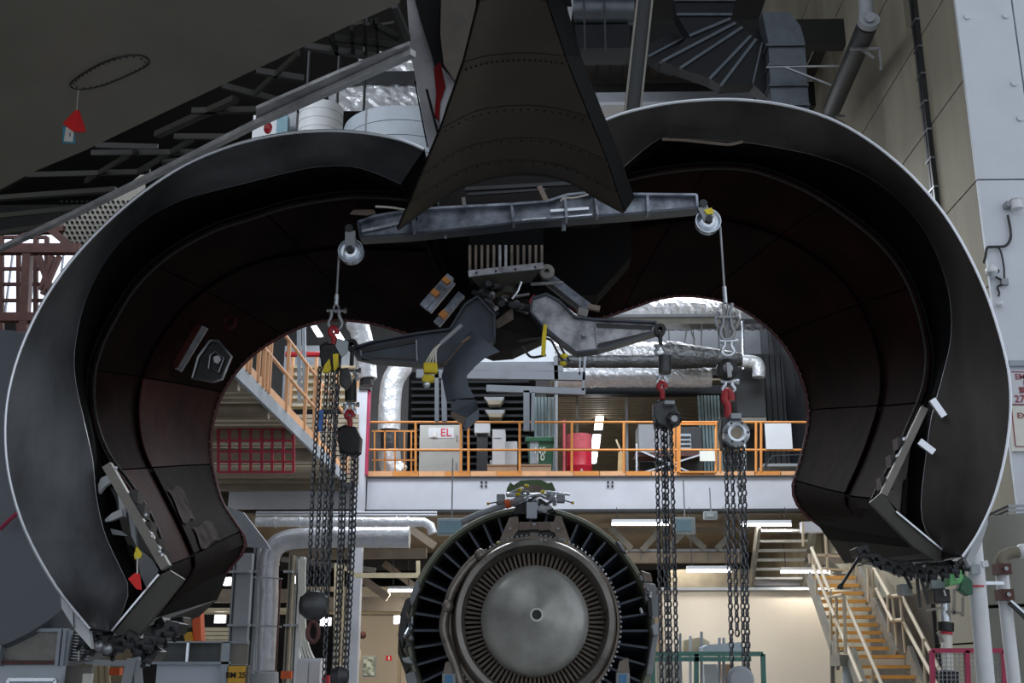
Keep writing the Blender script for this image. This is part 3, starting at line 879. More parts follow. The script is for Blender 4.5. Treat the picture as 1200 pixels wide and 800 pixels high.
MB().bpx(863, 432, 896, 488, 24.5, 0.8).build('duct_box', 'steel_dark', t)
MB().tube([P(865, 423, 24), P(884, 424, 24), P(889, 430, 24), P(889, 442, 24)], 0.14, 16).build('elbow', 'foil_dull', t, True)
MB().bpx(866, 489, 898, 494, 24.5, 0.8).build('duct_base', 'stair_grey', t)
t = T('cladding', 'pale grey cladding panels behind the upper ducts', 'panel')
for k in range(9):
    MB().bpx(640 + k * 29, 380, 668 + k * 29, 432, 28, 0.1).build('panel', 'rack_grey', t)
t = T('grey_beam', 'long dark grey beam directly under the uppermost foil duct', 'beam')
MB().bpx(600, 370, 850, 379, 24.6, 0.4).build('web', 'stair_grey', t)
MB().bpx(600, 369, 850, 370.5, 24.5, 0.6).build('flange', 'steel_paint', t)
MB().bpx(868, 366, 950, 373, 24.6, 0.4).build('web', 'steel_paint', t)
for k, (x0, y0, x1, y1) in enumerate(((806, 380, 802, 402), (806, 380, 814, 398), (822, 380, 822, 405))):
    o = MB().bar(P(x0, y0, 24), P(x1, y1, 24), 0.03).build('hanger_rod', 'black_paint')
    tag(o, ['left of a pair', 'slanted right of a pair', 'single vertical'][k] + ', thin black hanger rod above the fat dark duct', 'rod', 'hanger rods of the dark duct')
# upper wall behind everything between cowls
MB().bb(-9, XC, 33.6, 33.8, zt, 18.0).build('partition_wall', 'wall_dark').__setitem__('kind', 'structure')

# ---------------- left platform ----------------
t = T('side_platform', 'orange railed platform running back along the left side', 'platform')
xe = P(330, 470, 16.4).x
ya, yb = 13.6, YB
MB().bb(xe - 0.05, xe, ya, yb, zt - 0.2, zt).build('edge_beam', 'dock_grey', t)
MB().bb(xe - 0.02, xe + 0.0, ya, yb, zt, zt + 0.12).build('toe_board', 'orange_pale', t)
for k in range(30):
    y = ya + k * (yb - ya) / 30
    MB().bb(xe - 2.6, xe - 0.05, y, y + 0.2, zt - 0.1, zt - 0.05).build('deck_plank', 'tan_deck', t)
for k in range(6):
    y = ya + 0.5 + k * 1.7
    MB().bb(xe - 2.6, xe - 0.05, y, y + 0.12, zt - 0.3, zt - 0.1).build('joist', 'tan_beam', t)
for zz in (zt + 1.1, zt + 0.55):
    MB().cyl((xe, ya, zz), (xe, yb - 0.2, zz), 0.028, 8).build('rail', 'orange_pale', t)
for y in (14.3, 14.45, 14.9, 15.2, 15.4, 15.55, 16.7, 18.1, 18.9, 19.3, 21.0, 22.4):
    MB().cyl((xe, y, zt), (xe, y, zt + 1.1), 0.032, 8).build('rail_post', 'orange_pale', t)
MB().bar((xe - 0.3, 15.0, zt), (xe - 0.3, 15.0, zt + 2.0), 0.05).build('prop', 'zinc', t)
t = T('scaffold_pole', 'pale grey pole pair standing behind the left orange railing', 'pole')
for x in (350, 356):
    MB().bar(P(x, 370, 19), P(x + 1, 470, 19), 0.06).build('pole_tube', 'dock_grey', t)
# stuff behind: stacked yellow/cream shelves
t = T('storage_rack', 'cream storage rack with shelf boards behind the left railing', 'rack')
for k in range(11):
    MB().bpx(338, 428 + k * 9, 418, 430.5 + k * 9, 25, 0.4).build('shelf', 'cream_steel', t)
for x in (338, 366, 392, 416):
    MB().bpx(x, 415, x + 3, 545, 24.95, 0.1).build('upright', 'orange_pale', t)
MB().bpx(330, 405, 425, 545, 26.5, 0.1).build('back_sheet', 'dock_grey', t)
o = MB().bpx(372, 480, 378, 505, 18.5, 0.03).build('blue_cloth', 'blue_cloth'); tag(o, 'small blue cloth hanging at the left railing behind the chains', 'cloth')
t = T('fire_pipe', 'red horizontal pipe behind the left chain hoist', 'pipe')
MB().cyl(P(335, 415, 23), P(385, 415, 23), 0.06, 10).build('pipe_run', 'hook_red', t)
MB().cyl(P(352, 413, 23), P(356, 417, 23), 0.09, 10).build('coupling', 'hook_red', t)
for (x, y) in ((372, 388), (397, 392)):
    t = T('strip_lamp', 'glowing strip lamp under the hall roof ' + ('left' if x < 380 else 'right') + ' of the left red hook', 'lamp')
    MB().ppx([(x - 7, y - 5), (x - 1, y - 6), (x + 6, y + 5), (x, y + 6)], 23, 0.05).build('diffuser', 'bright_lamp', t)
    MB().ppx([(x - 8, y - 6), (x - 1, y - 7), (x + 7, y + 6), (x, y + 7)], 23.06, 0.08).build('housing', 'box_white', t)
# corrugated wall + red lattice below left platform
t = T('corrugated_screen', 'tan corrugated screen wall under the left platform', 'screen')
for k in range(15):
    MB().bpx(236, 486 + k * 5.4, 420, 489.6 + k * 5.4, 22.4, 0.08).build('rib', 'tan_deck' if k % 3 else 'tan_beam', t)
MB().bpx(236, 480, 420, 566, 22.6, 0.05).build('backing', 'dark_gap', t)
def lattice(name, xs, ys, Y, mat, lab, w=0.04, slope=0):
    t = T(name, lab, 'lattice')
    for x in xs:
        MB().bar(P(x, ys[0], Y), P(x, ys[-1], Y), w).build('upright', mat, t)
    for y in ys:
        MB().bar(P(xs[0], y - slope, Y), P(xs[-1], y, Y), w * 0.8).build('cross_bar', mat, t)
lattice('red_barrier', [256, 269, 281, 294, 307, 319, 332, 344], [502, 516, 529, 541, 553], 17.5, 'red_lattice', 'pinkish red safety barrier lattice under the left platform')
lattice('window_grille', [-12, 2, 22, 42, 55], [278, 315, 333, 352, 372, 392], 19, 'red_brown', 'dark reddish window grille at the left edge', 0.07)
t = T('truss', 'rusty red steel truss above the left window grille', 'truss')
for (x0, y0, x1, y1, w_) in ((-20, 292, 95, 292, 0.17), (33, 292, 27, 420, 0.14), (58, 268, 85, 290, 0.12), (40, 272, 75, 268, 0.1), (45, 300, 62, 345, 0.1), (62, 300, 48, 340, 0.08), (20, 280, 60, 262, 0.08), (50, 345, 70, 300, .08), (0, 372, 60, 372, .15), (-10, 395, 50, 392, .12)):
    MB().bar(P(x0, y0, 18.5), P(x1, y1, 18.5), w_).build('member', 'red_brown', t)
t = T('perforated_panel', 'perforated metal panel under the flap edge at left', 'panel')
MB().ppx([(66, 262), (132, 232), (170, 200), (170, 260), (100, 300), (72, 285)], 18.9, 0.03).build('sheet', 'stair_grey', t)
hm = MB()
for j in range(9):
    for i in range(14):
        p = P(72 + i * 6 + (j % 2) * 3, 236 + j * 6, 18.87)
        hm.cyl(p, p + V((0, 0.02, 0)), 0.026, 6)
hm.build('perforation', 'dark_gap', t, stuff=True)
wn = struct(MB().bpx(-60, 276, 100, 372, 24, 0.1).build('window_1', 'window_pane'))
for x in (-20, 10, 38, 70):
    MB().bpx(x, 276, x + 1.5, 372, 23.93, 0.06).build('glazing_bar', 'dock_grey', wn)
t = T('cluttered_shelf', 'tan shelf clutter at the left edge below the grille', 'shelf')
MB().bpx(-30, 440, 60, 454, 18, 0.5).build('board', 'tan_deck', t)
MB().bpx(-30, 425, 60, 430, 18.4, 0.5).build('board', 'tan_beam', t)
for x in (-5, 9, 20):
    MB().bpx(x, 405, x + 2.5, 440, 18, 0.1).build('upright', 'cream_steel', t)

# ---------------- left low background ----------------
t = T('parked_nacelle', 'big blue-grey rounded aircraft nacelle at the far left edge', 'aircraft')
rows = []
for (r, y) in ((1.6, 10.9), (1.7, 11.3), (1.75, 12.2), (1.7, 13.4)):
    rows.append((r, y))
c = P(-25, 575, 11.2)
MB().lathe(rows, (c.x, 0, c.z), 48).build('cowl_skin', 'fuselage_grey', t, True)
MB().lathe([(1.6, 10.9), (1.0, 10.85), (0.01, 10.8)], (c.x, 0, c.z), 48).build('rear_face', 'fuselage_grey', t, True)
MB().tube([P(0, 620, 10.7), P(12, 608, 10.7), P(24, 598, 10.7)], 0.02, 6).build('seam_line', 'magenta', t)
t = T('fuselage_belly', 'olive brown aircraft belly low at the left edge', 'aircraft')
c = P(-30, 690, 20)
MB().lathe([(0.01, -6), (2.2, -6), (2.3, -3), (2.2, 1.2), (1.6, 1.9), (0.01, 2.1)], (c.x - 0.6, 23, c.z - 0.75), 40, axis='X').build('belly_skin', 'fuselage_olive', t, True)
t = T('yellow_tool', 'yellow tool on a white bracket against the aircraft at left', 'tool')
MB().bar(P(13, 663, 12.5), P(52, 667, 12.5), 0.09).build('body', 'plate_yellow', t)
MB().bar(P(10, 662, 12.4), P(15, 665, 12.4), 0.05).build('tip', 'black_paint', t)
for (x0, y0, x1, y1) in ((38, 661, 50, 661), (38, 661, 38, 681), (40, 671, 52, 671)):
    MB().bar(P(x0, y0, 12.3), P(x1, y1, 12.3), 0.04).build('bracket', 'box_white', t)
t = T('cage_trolley', 'cream steel cage trolley behind the left dock panel', 'trolley')
for (x0, y0, x1, y1) in ((9, 710, 72, 710), (9, 710, 9, 737), (25, 710, 25, 737), (42, 710, 42, 737), (58, 710, 58, 737), (42, 735, 62, 712), (38, 712, 55, 736), (9, 722, 72, 722), (70, 710, 70, 737)):
    MB().bar(P(x0, y0, 14), P(x1, y1, 14), 0.05).build('bar', 'tan_deck', t)
MB().bpx(-20, 706, 9, 735, 14.5, 0.3).build('crate', 'dark_gap', t)
t = T('dock_panel', 'pale grey maintenance dock with scratched screen, bottom left corner', 'dock')
MB().bpx(3, 740, 67, 773, 11, 0.05).build('scratched_screen', 'tarp', t)
MB().bpx(-20, 736, 74, 740, 10.95, 0.1).build('top_rail', 'dock_grey', t)
MB().bpx(-20, 774, 70, 778, 10.95, 0.1).build('red_rail', 'red_brown', t)
MB().bpx(-20, 779, 70, 830, 11, 0.1).build('lower_panel', 'tank_blue', t)
for x in (-3, 66, 72):
    MB().bpx(x, 736, x + 4, 780, 10.9, 0.1).build('stile', 'dock_grey', t)
for (x0, y0, x1, y1) in ((10, 796, 65, 796), (10, 796, 10, 810), (65, 796, 65, 810)):
    MB().bar(P(x0, y0, 10.9), P(x1, y1, 10.9), 0.03).build('handle_rail', 'zinc', t)
t = T('mesh_screen', 'dark mesh screen panel leaning beside the dock panel', 'screen')
MB().ppx([(80, 740), (84, 737), (102, 752), (105, 774), (78, 774)], 11, 0.03).build('mesh', 'dock_mesh', t)
for k in range(9):
    MB().bar(P(79, 742 + k * 3.6, 10.98), P(104, 745 + k * 3.4, 10.98), 0.008).build('wire', 'steel', t)
MB().bar(P(82, 738, 10.95), P(76, 778, 10.95), 0.05).build('stile', 'dock_grey', t)
MB().bar(P(93, 750, 10.95), P(92, 774, 10.95), 0.01).build('rope', 'cord', t)
t = T('dock_panel', 'blue-grey maintenance dock wall below the left cowl', 'dock')
MB().bpx(182, 752, 258, 775, 11.2, 0.05).build('upper_panel', 'dock_mesh', t)
MB().bpx(182, 778, 262, 830, 11.2, 0.05).build('lower_panel', 'tank_blue', t)
MB().bpx(100, 775, 270, 778, 11.1, 0.1).build('rail', 'dock_grey', t)
MB().bpx(180, 751, 290, 753, 11.1, 0.1).build('rail', 'steel_paint', t)
MB().bpx(258, 752, 267, 830, 11.1, 0.1).build('stile', 'dock_grey', t)
MB().bpx(267, 754, 290, 778, 11.15, 0.05).build('corner_panel', 'stair_grey', t)
MB().bpx(263, 779, 290, 830, 11.18, 0.05).build('corner_panel', 'stair_grey', t)
MB().bpx(218, 753, 221, 775, 11.1, 0.03).build('white_strip', 'zinc', t)
np_ = MB().bpx(266, 780, 287, 800, 11.1, 0.02).build('number_plate', 'plate_yellow', t)
textpx('BM 25', 0.075, 'text_black', np_, 276.5, 791, 11.09)
MB().bpx(72, 780, 106, 830, 11.2, 0.05).build('lower_panel', 'stair_grey', t)
MB().bpx(95, 789, 107, 830, 11.1, 0.02).build('white_sheet', 'card_white', t)
t = T('a_frame', 'grey steel prop frame standing under the left cowl latches', 'frame')
for (x0, y0, x1, y1, w_) in ((156, 772, 143, 830, 0.09), (160, 770, 166, 830, 0.06), (110, 776, 175, 777, 0.05)):
    MB().bar(P(x0, y0, 10.6), P(x1, y1, 10.6), w_).build('leg', 'steel_paint', t)
for (x, y) in ((135, 786), (158, 786)):
    o = MB().bpx(x - 7, y - 4, x + 5, y + 5, 12.5, 0.1).build('orange_block', 'orange_stand'); tag(o, 'orange block behind the grey prop frame, ' + ('left' if x < 140 else 'right') + ' one', 'block')
for k in range(3):
    o = MB().cyl(P(112 + k * 7, 778, 12.8), P(114 + k * 7, 840, 12.8), 0.03, 8).build('cream_pole', 'cream_steel'); tag(o, ['left', 'middle', 'right'][k] + ' one of three cream poles behind the grey prop frame', 'pole', 'cream poles under the left cowl')
t = T('orange_prop', 'orange red steel prop behind the left cowl tip', 'prop')
MB().ppx([(224, 716), (234, 706), (236, 752), (227, 752)], 12.5, 0.15).build('post', 'orange_stand', t)
MB().ppx([(215, 742), (222, 740), (224, 752), (217, 752)], 12.4, 0.1).build('foot', 'plate_yellow', t)

# pipes and columns left of centre
t = T('insulated_pipe', 'fat silver insulated pipe bending down behind the left chains', 'pipe')
r = 12 / F_PX * 19.5
pts = [P(478, 629.5, 19.5), P(430, 629.5, 19.5), P(380, 629.5, 19.5), P(340, 632, 19.5), P(322, 641, 19.5), P(315, 660, 19.5), P(314, 700, 19.5), P(312, 745, 19.5), P(311, 790, 19.5)]
MB().tube(pts, r, 20, sub=5).build('pipe_run', 'insulated', t, True)
for p in ((P(386, 629.5, 19.5), P(384.5, 629.5, 19.5)), (P(442, 629.5, 19.5), P(440.5, 629.5, 19.5)), (P(315, 661, 19.5), P(315, 662.5, 19.5)), (P(313, 731, 19.5), P(313, 732.5, 19.5)), (P(478, 629.5, 19.5), P(480, 629.5, 19.5))):
    MB().cyl(p[0], p[1], r * 1.05, 20).build('strap', 'insulated', t)
MB().cyl(P(310, 788, 19.5), P(310, 840, 19.5), r * 1.3, 20).build('base_drum', 'steel_paint', t, True)
t = T('pipe_cage', 'thin copper tube guard around the fat insulated pipe', 'guard')
for (x0, y0, x1, y1) in ((297, 676, 331, 678), (297, 733, 330, 734), (294, 786, 324, 786), (303, 676, 299, 786), (329, 678, 323, 786)):
    MB().bar(P(x0, y0, 18.9), P(x1, y1, 18.9), 0.025).build('guard_bar', 'red_brown' if y0 != y1 and x0 > 310 else 'steel_paint', t)
t = T('steam_pipe', 'slim grey pipe running above the fat insulated pipe', 'pipe')
MB().tube([P(300, 611.5, 20.5), P(400, 611.5, 20.5), P(480, 611.5, 20.5), P(498, 612, 20.5), P(505, 617, 20.5), P(507, 625, 20.5)], 0.085, 14).build('pipe_run', 'foil_dull', t, True)
for x in (322, 351, 464, 478):
    MB().cyl(P(x, 611.5, 20.5), P(x + 1.5, 611.5, 20.5), 0.1, 14).build('coupling', 'foil_dull', t)
for k, y in enumerate((600.5, 603.5)):
    o = MB().cyl(P(300, y, 21.5), P(512, y, 21.5), 0.025, 8).build('thin_pipe', 'beam_grey'); tag(o, 'thin pale conduit under the mezzanine beam, ' + ('upper' if k == 0 else 'lower'), 'conduit')
for k, (x0, x1, y0, mat, lab) in enumerate(((268, 290, 648, 'steel_paint', 'wide grey steel column left of the fat insulated pipe'), (292, 300, 640, 'steel_paint', 'slim grey pipe column left of the fat insulated pipe'), (334, 340, 650, 'tan_deck', 'narrow tan column right of the fat insulated pipe'), (343, 352, 652, 'white_pipe', 'pale column with cables right of the fat insulated pipe'))):
    t = T('steel_column', lab, 'column')
    MB().bpx(x0, y0, x1, 830, 20.0 + 0.2 * k, 0.2).build('shaft', mat, t)
    MB().bpx(x0 + 2, y0, x0 + 3.2, 830, 19.97 + 0.2 * k, 0.03).build('web_line', 'steel_dark', t)
    for y in (668, 731):
        MB().bpx(x0 - 2, y, x1 + 2, y + 2.5, 19.9 + 0.2 * k, 0.1).build('tie', 'steel_paint', t)
t = T('nacelle_chute', 'pale grey curved sheet edge behind the left cowl corner', 'panel')
MB().ppx([(262, 592), (285, 600), (312, 635), (316, 643), (288, 640), (276, 622)], 13, 0.06).build('sheet', 'steel_paint', t)
t = T('electrical_cabinet', 'white electrical cabinet with cables entering its top', 'cabinet')
MB().bpx(347, 771, 375, 830, 18, 0.4).build('body', 'box_white', t)
MB().bpx(348, 773, 360, 830, 17.96, 0.04).build('door', 'box_white', t)
MB().bpx(361.5, 775, 374, 830, 17.96, 0.04).build('door', 'box_white', t)
for k in range(4):
    MB().tube([P(350 + k * 2.5, 655, 18.3), P(351 + k * 2, 720, 18.3), P(352 + k * 3, 755, 18.2), P(356 + k * 4, 772, 18.2)], 0.018, 6).build('cable', 'card_white', t)
o = MB().bpx(329, 786, 341, 795, 17.5, 0.1).build('red_box', 'orange_stand'); tag(o, 'small orange-red box beside the fat insulated pipe', 'box')
o = MB().bpx(377, 791, 385, 830, 17.8, 0.1).build('extinguisher_box', 'drum_red'); tag(o, 'small red box at the bottom beside the white electrical cabinet', 'box')
t = T('roller_shutter', 'cream roller shutter behind the columns at lower left', 'shutter')
for k in range(9):
    MB().bpx(236, 735 + k * 5, 270, 739.2 + k * 5, 22, 0.06).build('slat', 'cream_steel', t)
for k, (x0, x1, y0, y1, Y, mat) in enumerate(((240, 340, 690, 705, 24, 'tan_beam'), (240, 340, 712, 716, 24, 'cream_steel'), (236, 480, 716, 719, 26, 'cream_steel'))):
    o = MB().bpx(x0, y0, x1, y1, Y, 0.3).build('cross_beam', mat); tag(o, ('brown cross beam', 'slim cream cross beam', 'long cream ledge beam')[k] + ' behind the lower left columns', 'beam')
for k, (x, y) in enumerate(((265, 681), (350, 679), (258, 725), (283, 726), (382, 728), (468, 726))):
    t = T('wall_lamp', 'glowing bluish white lamp ' + ('behind the left cowl tip', 'right of the fat insulated pipe', 'low behind the orange red prop', 'low between grey columns', 'beside the large hook block', 'left of the engine rim')[k], 'lamp')
    MB().bpx(x - 6, y - 4, x + 5, y + 4, 24.5, 0.05).build('lens', 'bright_lamp', t)
    MB().bpx(x - 7, y - 5, x + 6, y + 5, 24.56, 0.1).build('housing', 'box_white', t)

# lower level back wall and fittings
YL = 31.0
zl = P(628, 690, YL).z
struct(MB().bb(P(395, 740, YL).x, P(785, 740, YL).x, YL, YL + 0.2, 0, zl).build('wall_lower', 'wall_cream'))
struct(MB().bb(P(778, 740, 23.6).x, XC, 23.6, 23.8, 0, P(880, 690, 23.6).z).build('wall_lower', 'wall_cream'))
struct(MB().bb(-12, XC, YL, YL + 0.2, zl + 0.5, zt - 0.2).build('wall_lower', 'wall_dark'))
MB().bpx(395, 718, 500, 719.5, YL - 0.1, 0.1).build('trim_2', 'steel_dark').__setitem__('kind', 'structure')
t = T('door', 'cream sliding door panel with white edge right of the stacked hooks', 'door')
MB().bpx(466, 720, 470, 820, 29, 0.1).build('frame', 'tan_deck', t)
t = T('poster', 'framed green printed poster on the cream wall behind the chains', 'poster')
MB().bpx(424, 768, 441, 793, 28, 0.04).build('frame', 'steel_paint', t)
MB().bpx(426, 770, 439, 791, 27.97, 0.03).build('print', 'poster', t)
t = T('fire_sign', 'small red fire extinguisher sign on the cream wall', 'sign')
MB().bpx(452, 768, 459, 774, 28, 0.03).build('plate', 'drum_red', t)
MB().bpx(455, 769, 456.5, 773, 27.98, 0.02).build('symbol', 'card_white', t)
t = T('notice', 'pale notice sheets on the cream wall left of the framed poster', 'notice')
MB().bpx(408, 761, 423, 775, 28, 0.03).build('sheet', 'wall_cream', t)
MB().bpx(409, 776, 415, 791, 28, 0.03).build('sheet', 'box_white', t)
t = T('wall_pipe', 'dark red sprinkler fittings on the cream wall', 'pipe')
for x in (409, 419, 425):
    MB().ball(P(x, 744, 28), 0.045 if x < 420 else 0.09, 8).build('valve', 'red_brown', t)
MB().cyl(P(405, 744, 28), P(424, 744, 28), 0.012, 6).build('pipe_run', 'red_brown', t)
# yellow/cream steelwork under the deck, left of engine
for k, (x0, y0, x1, y1, Y, w_, mat) in enumerate(((416, 674, 492, 674, 22, 0.09, 'cream_steel'), (400, 663, 418, 674, 22, 0.07, 'cream_steel'), (395, 660, 393, 800, 22.5, 0.09, 'cream_steel'), (402, 660, 400, 800, 22.6, 0.05, 'cream_steel'), (490, 657, 490, 674, 22, 0.07, 'cream_steel'),
        (340, 650, 500, 648, 24, 0.2, 'tan_beam'), (420, 675, 455, 700, 24, 0.16, 'tan_beam'), (450, 660, 490, 690, 24.5, 0.14, 'tan_beam'), (470, 612, 510, 640, 22, 0.14, 'tan_beam'), (380, 708, 500, 708, 25, 0.3, 'tan_beam'), (330, 655, 440, 668, 23.5, 0.1, 'stair_grey'), (345, 690, 470, 690, 25, 0.1, 'cream_steel'))):
    o = MB().bar(P(x0, y0, Y), P(x1, y1, Y), w_, w_, (0, 1, 0)).build('steel_member', mat)
    tag(o, ['cream horizontal girder left of the engine top', 'short cream brace beside the double chains', 'tall cream post beside the double chains', 'thin cream post beside the double chains', 'short cream stub at the girder end', 'brown girder just below the fat insulated pipe', 'brown raking strut left of engine rim', 'brown raking strut close to the engine rim', 'brown brace below the slim grey pipe end', 'deep brown girder over the cream wall', 'grey sloping girder behind the left chains', 'long thin cream girder behind the hook block'][k], 'girder')
# cable tray clutter overhead left under deck
t = T('underdeck_panel', 'cream underdeck panels above the pipes at left', 'panel')
MB().bpx(305, 600, 425, 607, 23.2, 0.5).build('panel', 'cream_steel', t)  # plain cream panel set behind the balcony edge
MB().bb(-7, XC, YB + 0.4, YL, zb - 0.05, zb).build('soffit', 'tan_beam', bpy.data.objects['mezzanine'])
# trusses right of engine
t = T('truss', 'brown steel truss under the mezzanine right of the engine', 'truss')
MB().bpx(735, 647, 870, 659, 24, 0.2).build('chord', 'tan_beam', t)
MB().bpx(735, 643, 870, 646, 24.0, 0.3).build('chord', 'steel_paint', t)
MB().bpx(700, 618, 945, 624, 24.3, 0.2).build('chord', 'tan_beam', t)
for (x0, y0, x1, y1) in ((770, 625, 752, 645), (806, 625, 826, 643), (853, 630, 840, 643), (715, 618, 740, 643), (800, 625, 785, 640)):
    MB().bar(P(x0, y0, 23.9), P(x1, y1, 23.9), 0.12).build('brace', 'stair_grey', t)
for x in (751, 830):
    MB().bpx(x, 647, x + 2, 659, 23.95, 0.05).build('stiffener', 'stair_grey', t)
o = MB().bpx(785, 667, 880, 689, 27, 0.4).build('hopper', 'stair_grey'); tag(o, 'dark grey ventilation hopper beneath the truss', 'duct')
struct(MB().bpx(770, 688, 990, 691, 23.5, 0.3).build('trim_3', 'steel_paint'))
for k, (x0, x1, y, Y) in enumerate(((717, 785, 614, 22.5), (805, 857, 668.5, 22.5), (868, 927, 615, 22.5), (455, 484, 692, 24), (915, 972, 670, 23.3))):
    t = T('fluorescent_lamp', ['long tube lamp right of the engine top', 'tube lamp below the truss between the chains', 'tube lamp behind the big chain near the upper stair', 'short tube lamp left of the engine rim', 'tube lamp behind the stair handrails'][k], 'lamp')
    a, b = P(x0, y, Y), P(x1, y, Y)
    MB().cyl(a, b, 0.025, 8).build('tube', 'bright_lamp', t)
    MB().bb(a.x, b.x, Y - 0.05, Y + 0.08, a.z + 0.03, a.z + 0.09).build('housing', 'box_white', t)
    for xh in (a.x + 0.1, b.x - 0.1):
        MB().cyl((xh, Y, a.z + 0.09), (xh, Y, max(zb, a.z + 0.12)), 0.008, 6).build('hanger', 'steel_dark', t)
    area('tube_glow', ((a.x + b.x) / 2, Y, a.z - 0.04), b.x - a.x, 16, (1, 0.93, 0.82), (0, 0, 0), 0.06)
for k, (x0, y0, x1, y1, Y) in enumerate(((512, 607, 547, 627, 17), (790, 606, 815, 625, 19), (825, 599, 841, 608, 20))):
    t = T('floodlight', ['pale blue floodlight left of the engine top', 'grey floodlight hanging beside the middle chains', 'small white junction lamp under the mezzanine beam'][k], 'lamp')
    MB().bpx(x0, y0, x1, y1, Y, 0.12).build('housing', 'lamp_grey', t, bevel=0.01)
    MB().bpx(x0 + 3, y0 + 3, x1 - 5, y1 - 3, Y - 0.02, 0.03).build('lens', 'lens_blue' if k < 2 else 'box_white', t)
    MB().bar(P((x0 + x1) / 2, y0, Y + .05), P((x0 + x1) / 2, y0, Y + .05) * 1.0 + V((0, 0, max(0.15, zb - P(x0, y0, Y).z))), 0.02).build('hanger', 'steel', t)
# green trestle with parts
t = T('trestle_table', 'green steel trestle frame standing right of the engine', 'table')
for (x0, y0, x1, y1) in ((765, 766, 894, 766), (765, 766, 765, 840), (816, 766, 816, 840), (894, 766, 896, 840), (765, 772, 880, 772)):
    MB().bar(P(x0, y0, 16), P(x1, y1, 16), 0.06).build('frame_tube', 'green_steel', t)
o = MB().ppx([(824, 758), (830, 755), (870, 752), (872, 764), (824, 765)], 16.2, 0.5).build('grey_casing', 'tank_blue'); tag(o, 'pale grey casing lying on the green trestle', 'casing')
for k, (x, y, mat) in enumerate(((797, 742, 'steel_paint'), (809, 745, 'box_white'), (822, 740, 'steel_paint'), (843, 747, 'steel_paint'), (848, 747, 'steel_paint'), (876, 741, 'steel_paint'))):
    o = MB().bar(P(x, y, 16.6), P(x, 830, 16.6), 0.035).build('steel_stake', mat); tag(o, ['leftmost', 'second', 'third', 'fourth', 'fifth', 'rightmost'][k] + ' of the six thin upright stakes rising behind the green trestle', 'stake', 'stakes behind the green trestle')
o = MB().ppx([(800, 768), (802, 750), (812, 748), (822, 746), (832, 752), (830, 768)], 16.7, 0.2).build('wrapped_bundle', 'cream_steel'); tag(o, 'crinkled cream wrapped bundle on the green trestle', 'bundle')
o = MB().bpx(770, 775, 800, 830, 16.8, 0.2).build('plastic_sheet', 'wall_cream'); tag(o, 'cream sheet hanging inside the green trestle', 'sheet')
for k, (x0, x1) in enumerate(((826, 842), (848, 860))):
    o = MB().bpx(x0, 778, x1, 830, 16.9, 0.2).build('carton', 'box_white' if k == 0 else 'cardboard'); tag(o, ('white' if k == 0 else 'brown') + ' carton under the grey casing on the trestle', 'carton')

# ---------------- stairs ----------------
t = T('upper_stair', 'grey upper stair flight with open white treads seen from below', 'stair')
yy = [620, 632, 643, 654, 665, 676]
for k, y in enumerate(yy):
    xa = 891 - (y - 620) * 0.13; xb = 948 - (y - 620) * 0.13
    Y = 22.6 + 0.25 * k
    a, b = P(xa, y, Y), P(xb, y, Y)
    MB().bb(a.x, b.x, Y, Y + 0.26, a.z - 0.04, a.z).build('tread', 'stair_white', t)
MB().bar(P(955, 610, 22.5), P(941, 688, 24.2), 0.09, 0.22, (0, 1, 0)).build('stringer', 'stair_grey', t)
MB().bar(P(889, 615, 22.5), P(880, 688, 24.2), 0.06, 0.2, (0, 1, 0)).build('stringer', 'stair_grey', t)
MB().bpx(880, 680, 941, 686, 24.3, 0.5).build('landing', 'beam_grey', t)
MB().bpx(876, 686, 948, 690, 24.2, 0.9).build('landing_edge', 'steel_dark', t)
t = T('lower_stair', 'lower stair flight with orange edged treads and tan handrails', 'stair')
def flight(n, xa, xb, y0, xa2, xb2, y1, Y0, Y1, t):
    for k in range(n):
        f = k / (n - 1)
        Y = Y0 + (Y1 - Y0) * f
        y = y0 + (y1 - y0) * f
        a, b = P(xa + (xa2 - xa) * f, y, Y), P(xb + (xb2 - xb) * f, y, Y)
        MB().bb(a.x, b.x, Y, Y + 0.24, a.z - 0.05, a.z).build('tread', 'stair_orange', t)
        if k == 0:
            MB().bb(a.x, b.x, Y + 0.02, Y + 0.05, a.z - 0.19, a.z - 0.06).build('riser', 'stair_white', t)
flight(10, 950, 1003, 674.5, 986, 1042, 757.5, 20.6, 18.6, t)
flight(4, 1000, 1063, 767, 1014, 1079, 803, 18.3, 17.5, t)
MB().bar(P(948, 676, 20.6), P(983, 778, 18.5), 0.05, 0.22, (0, 1, 0)).build('stringer', 'stair_grey', t)
MB().bar(P(1006, 672, 20.6), P(1050, 772, 18.5), 0.05, 0.3, (0, 1, 0)).build('stringer', 'stair_grey', t)
MB().bar(P(1064, 766, 18.3), P(1088, 830, 17.2), 0.07, 0.3, (0, 1, 0)).build('stringer', 'stair_grey', t)
MB().bar(P(998, 768, 18.2), P(1018, 830, 17.2), 0.07, 0.3, (0, 1, 0)).build('stringer', 'stair_grey', t)
MB().bpx(984, 767, 1000, 780, 18.3, 0.6).build('landing', 'stair_grey', t)
MB().cyl(P(994, 778, 18.5), P(994, 860, 18.5), 0.09, 14).build('landing_post', 'lamp_grey', t, True)
MB().bar(P(975, 755, 18.9), P(976, 830, 18.9), 0.06).build('landing_post', 'stair_grey', t)
rails = [((951, 642), (973, 694), 24, 22.9), ((975, 699), (988, 697), 22.6, 22.4), ((988, 697), (1034, 803), 22.4, 20.6), ((953, 663), (978, 722), 24, 22.6), ((978, 722), (1010, 800), 22.6, 20.8),
         ((1024, 666), (1042, 698), 24, 23), ((1042, 699), (1056, 697), 23, 22.5), ((1056, 697), (1112, 806), 22.5, 20.6), ((1027, 690), (1046, 728), 24, 22.8), ((1046, 727), (1058, 726), 22.8, 22.4), ((1058, 728), (1100, 806), 22.4, 20.6)]
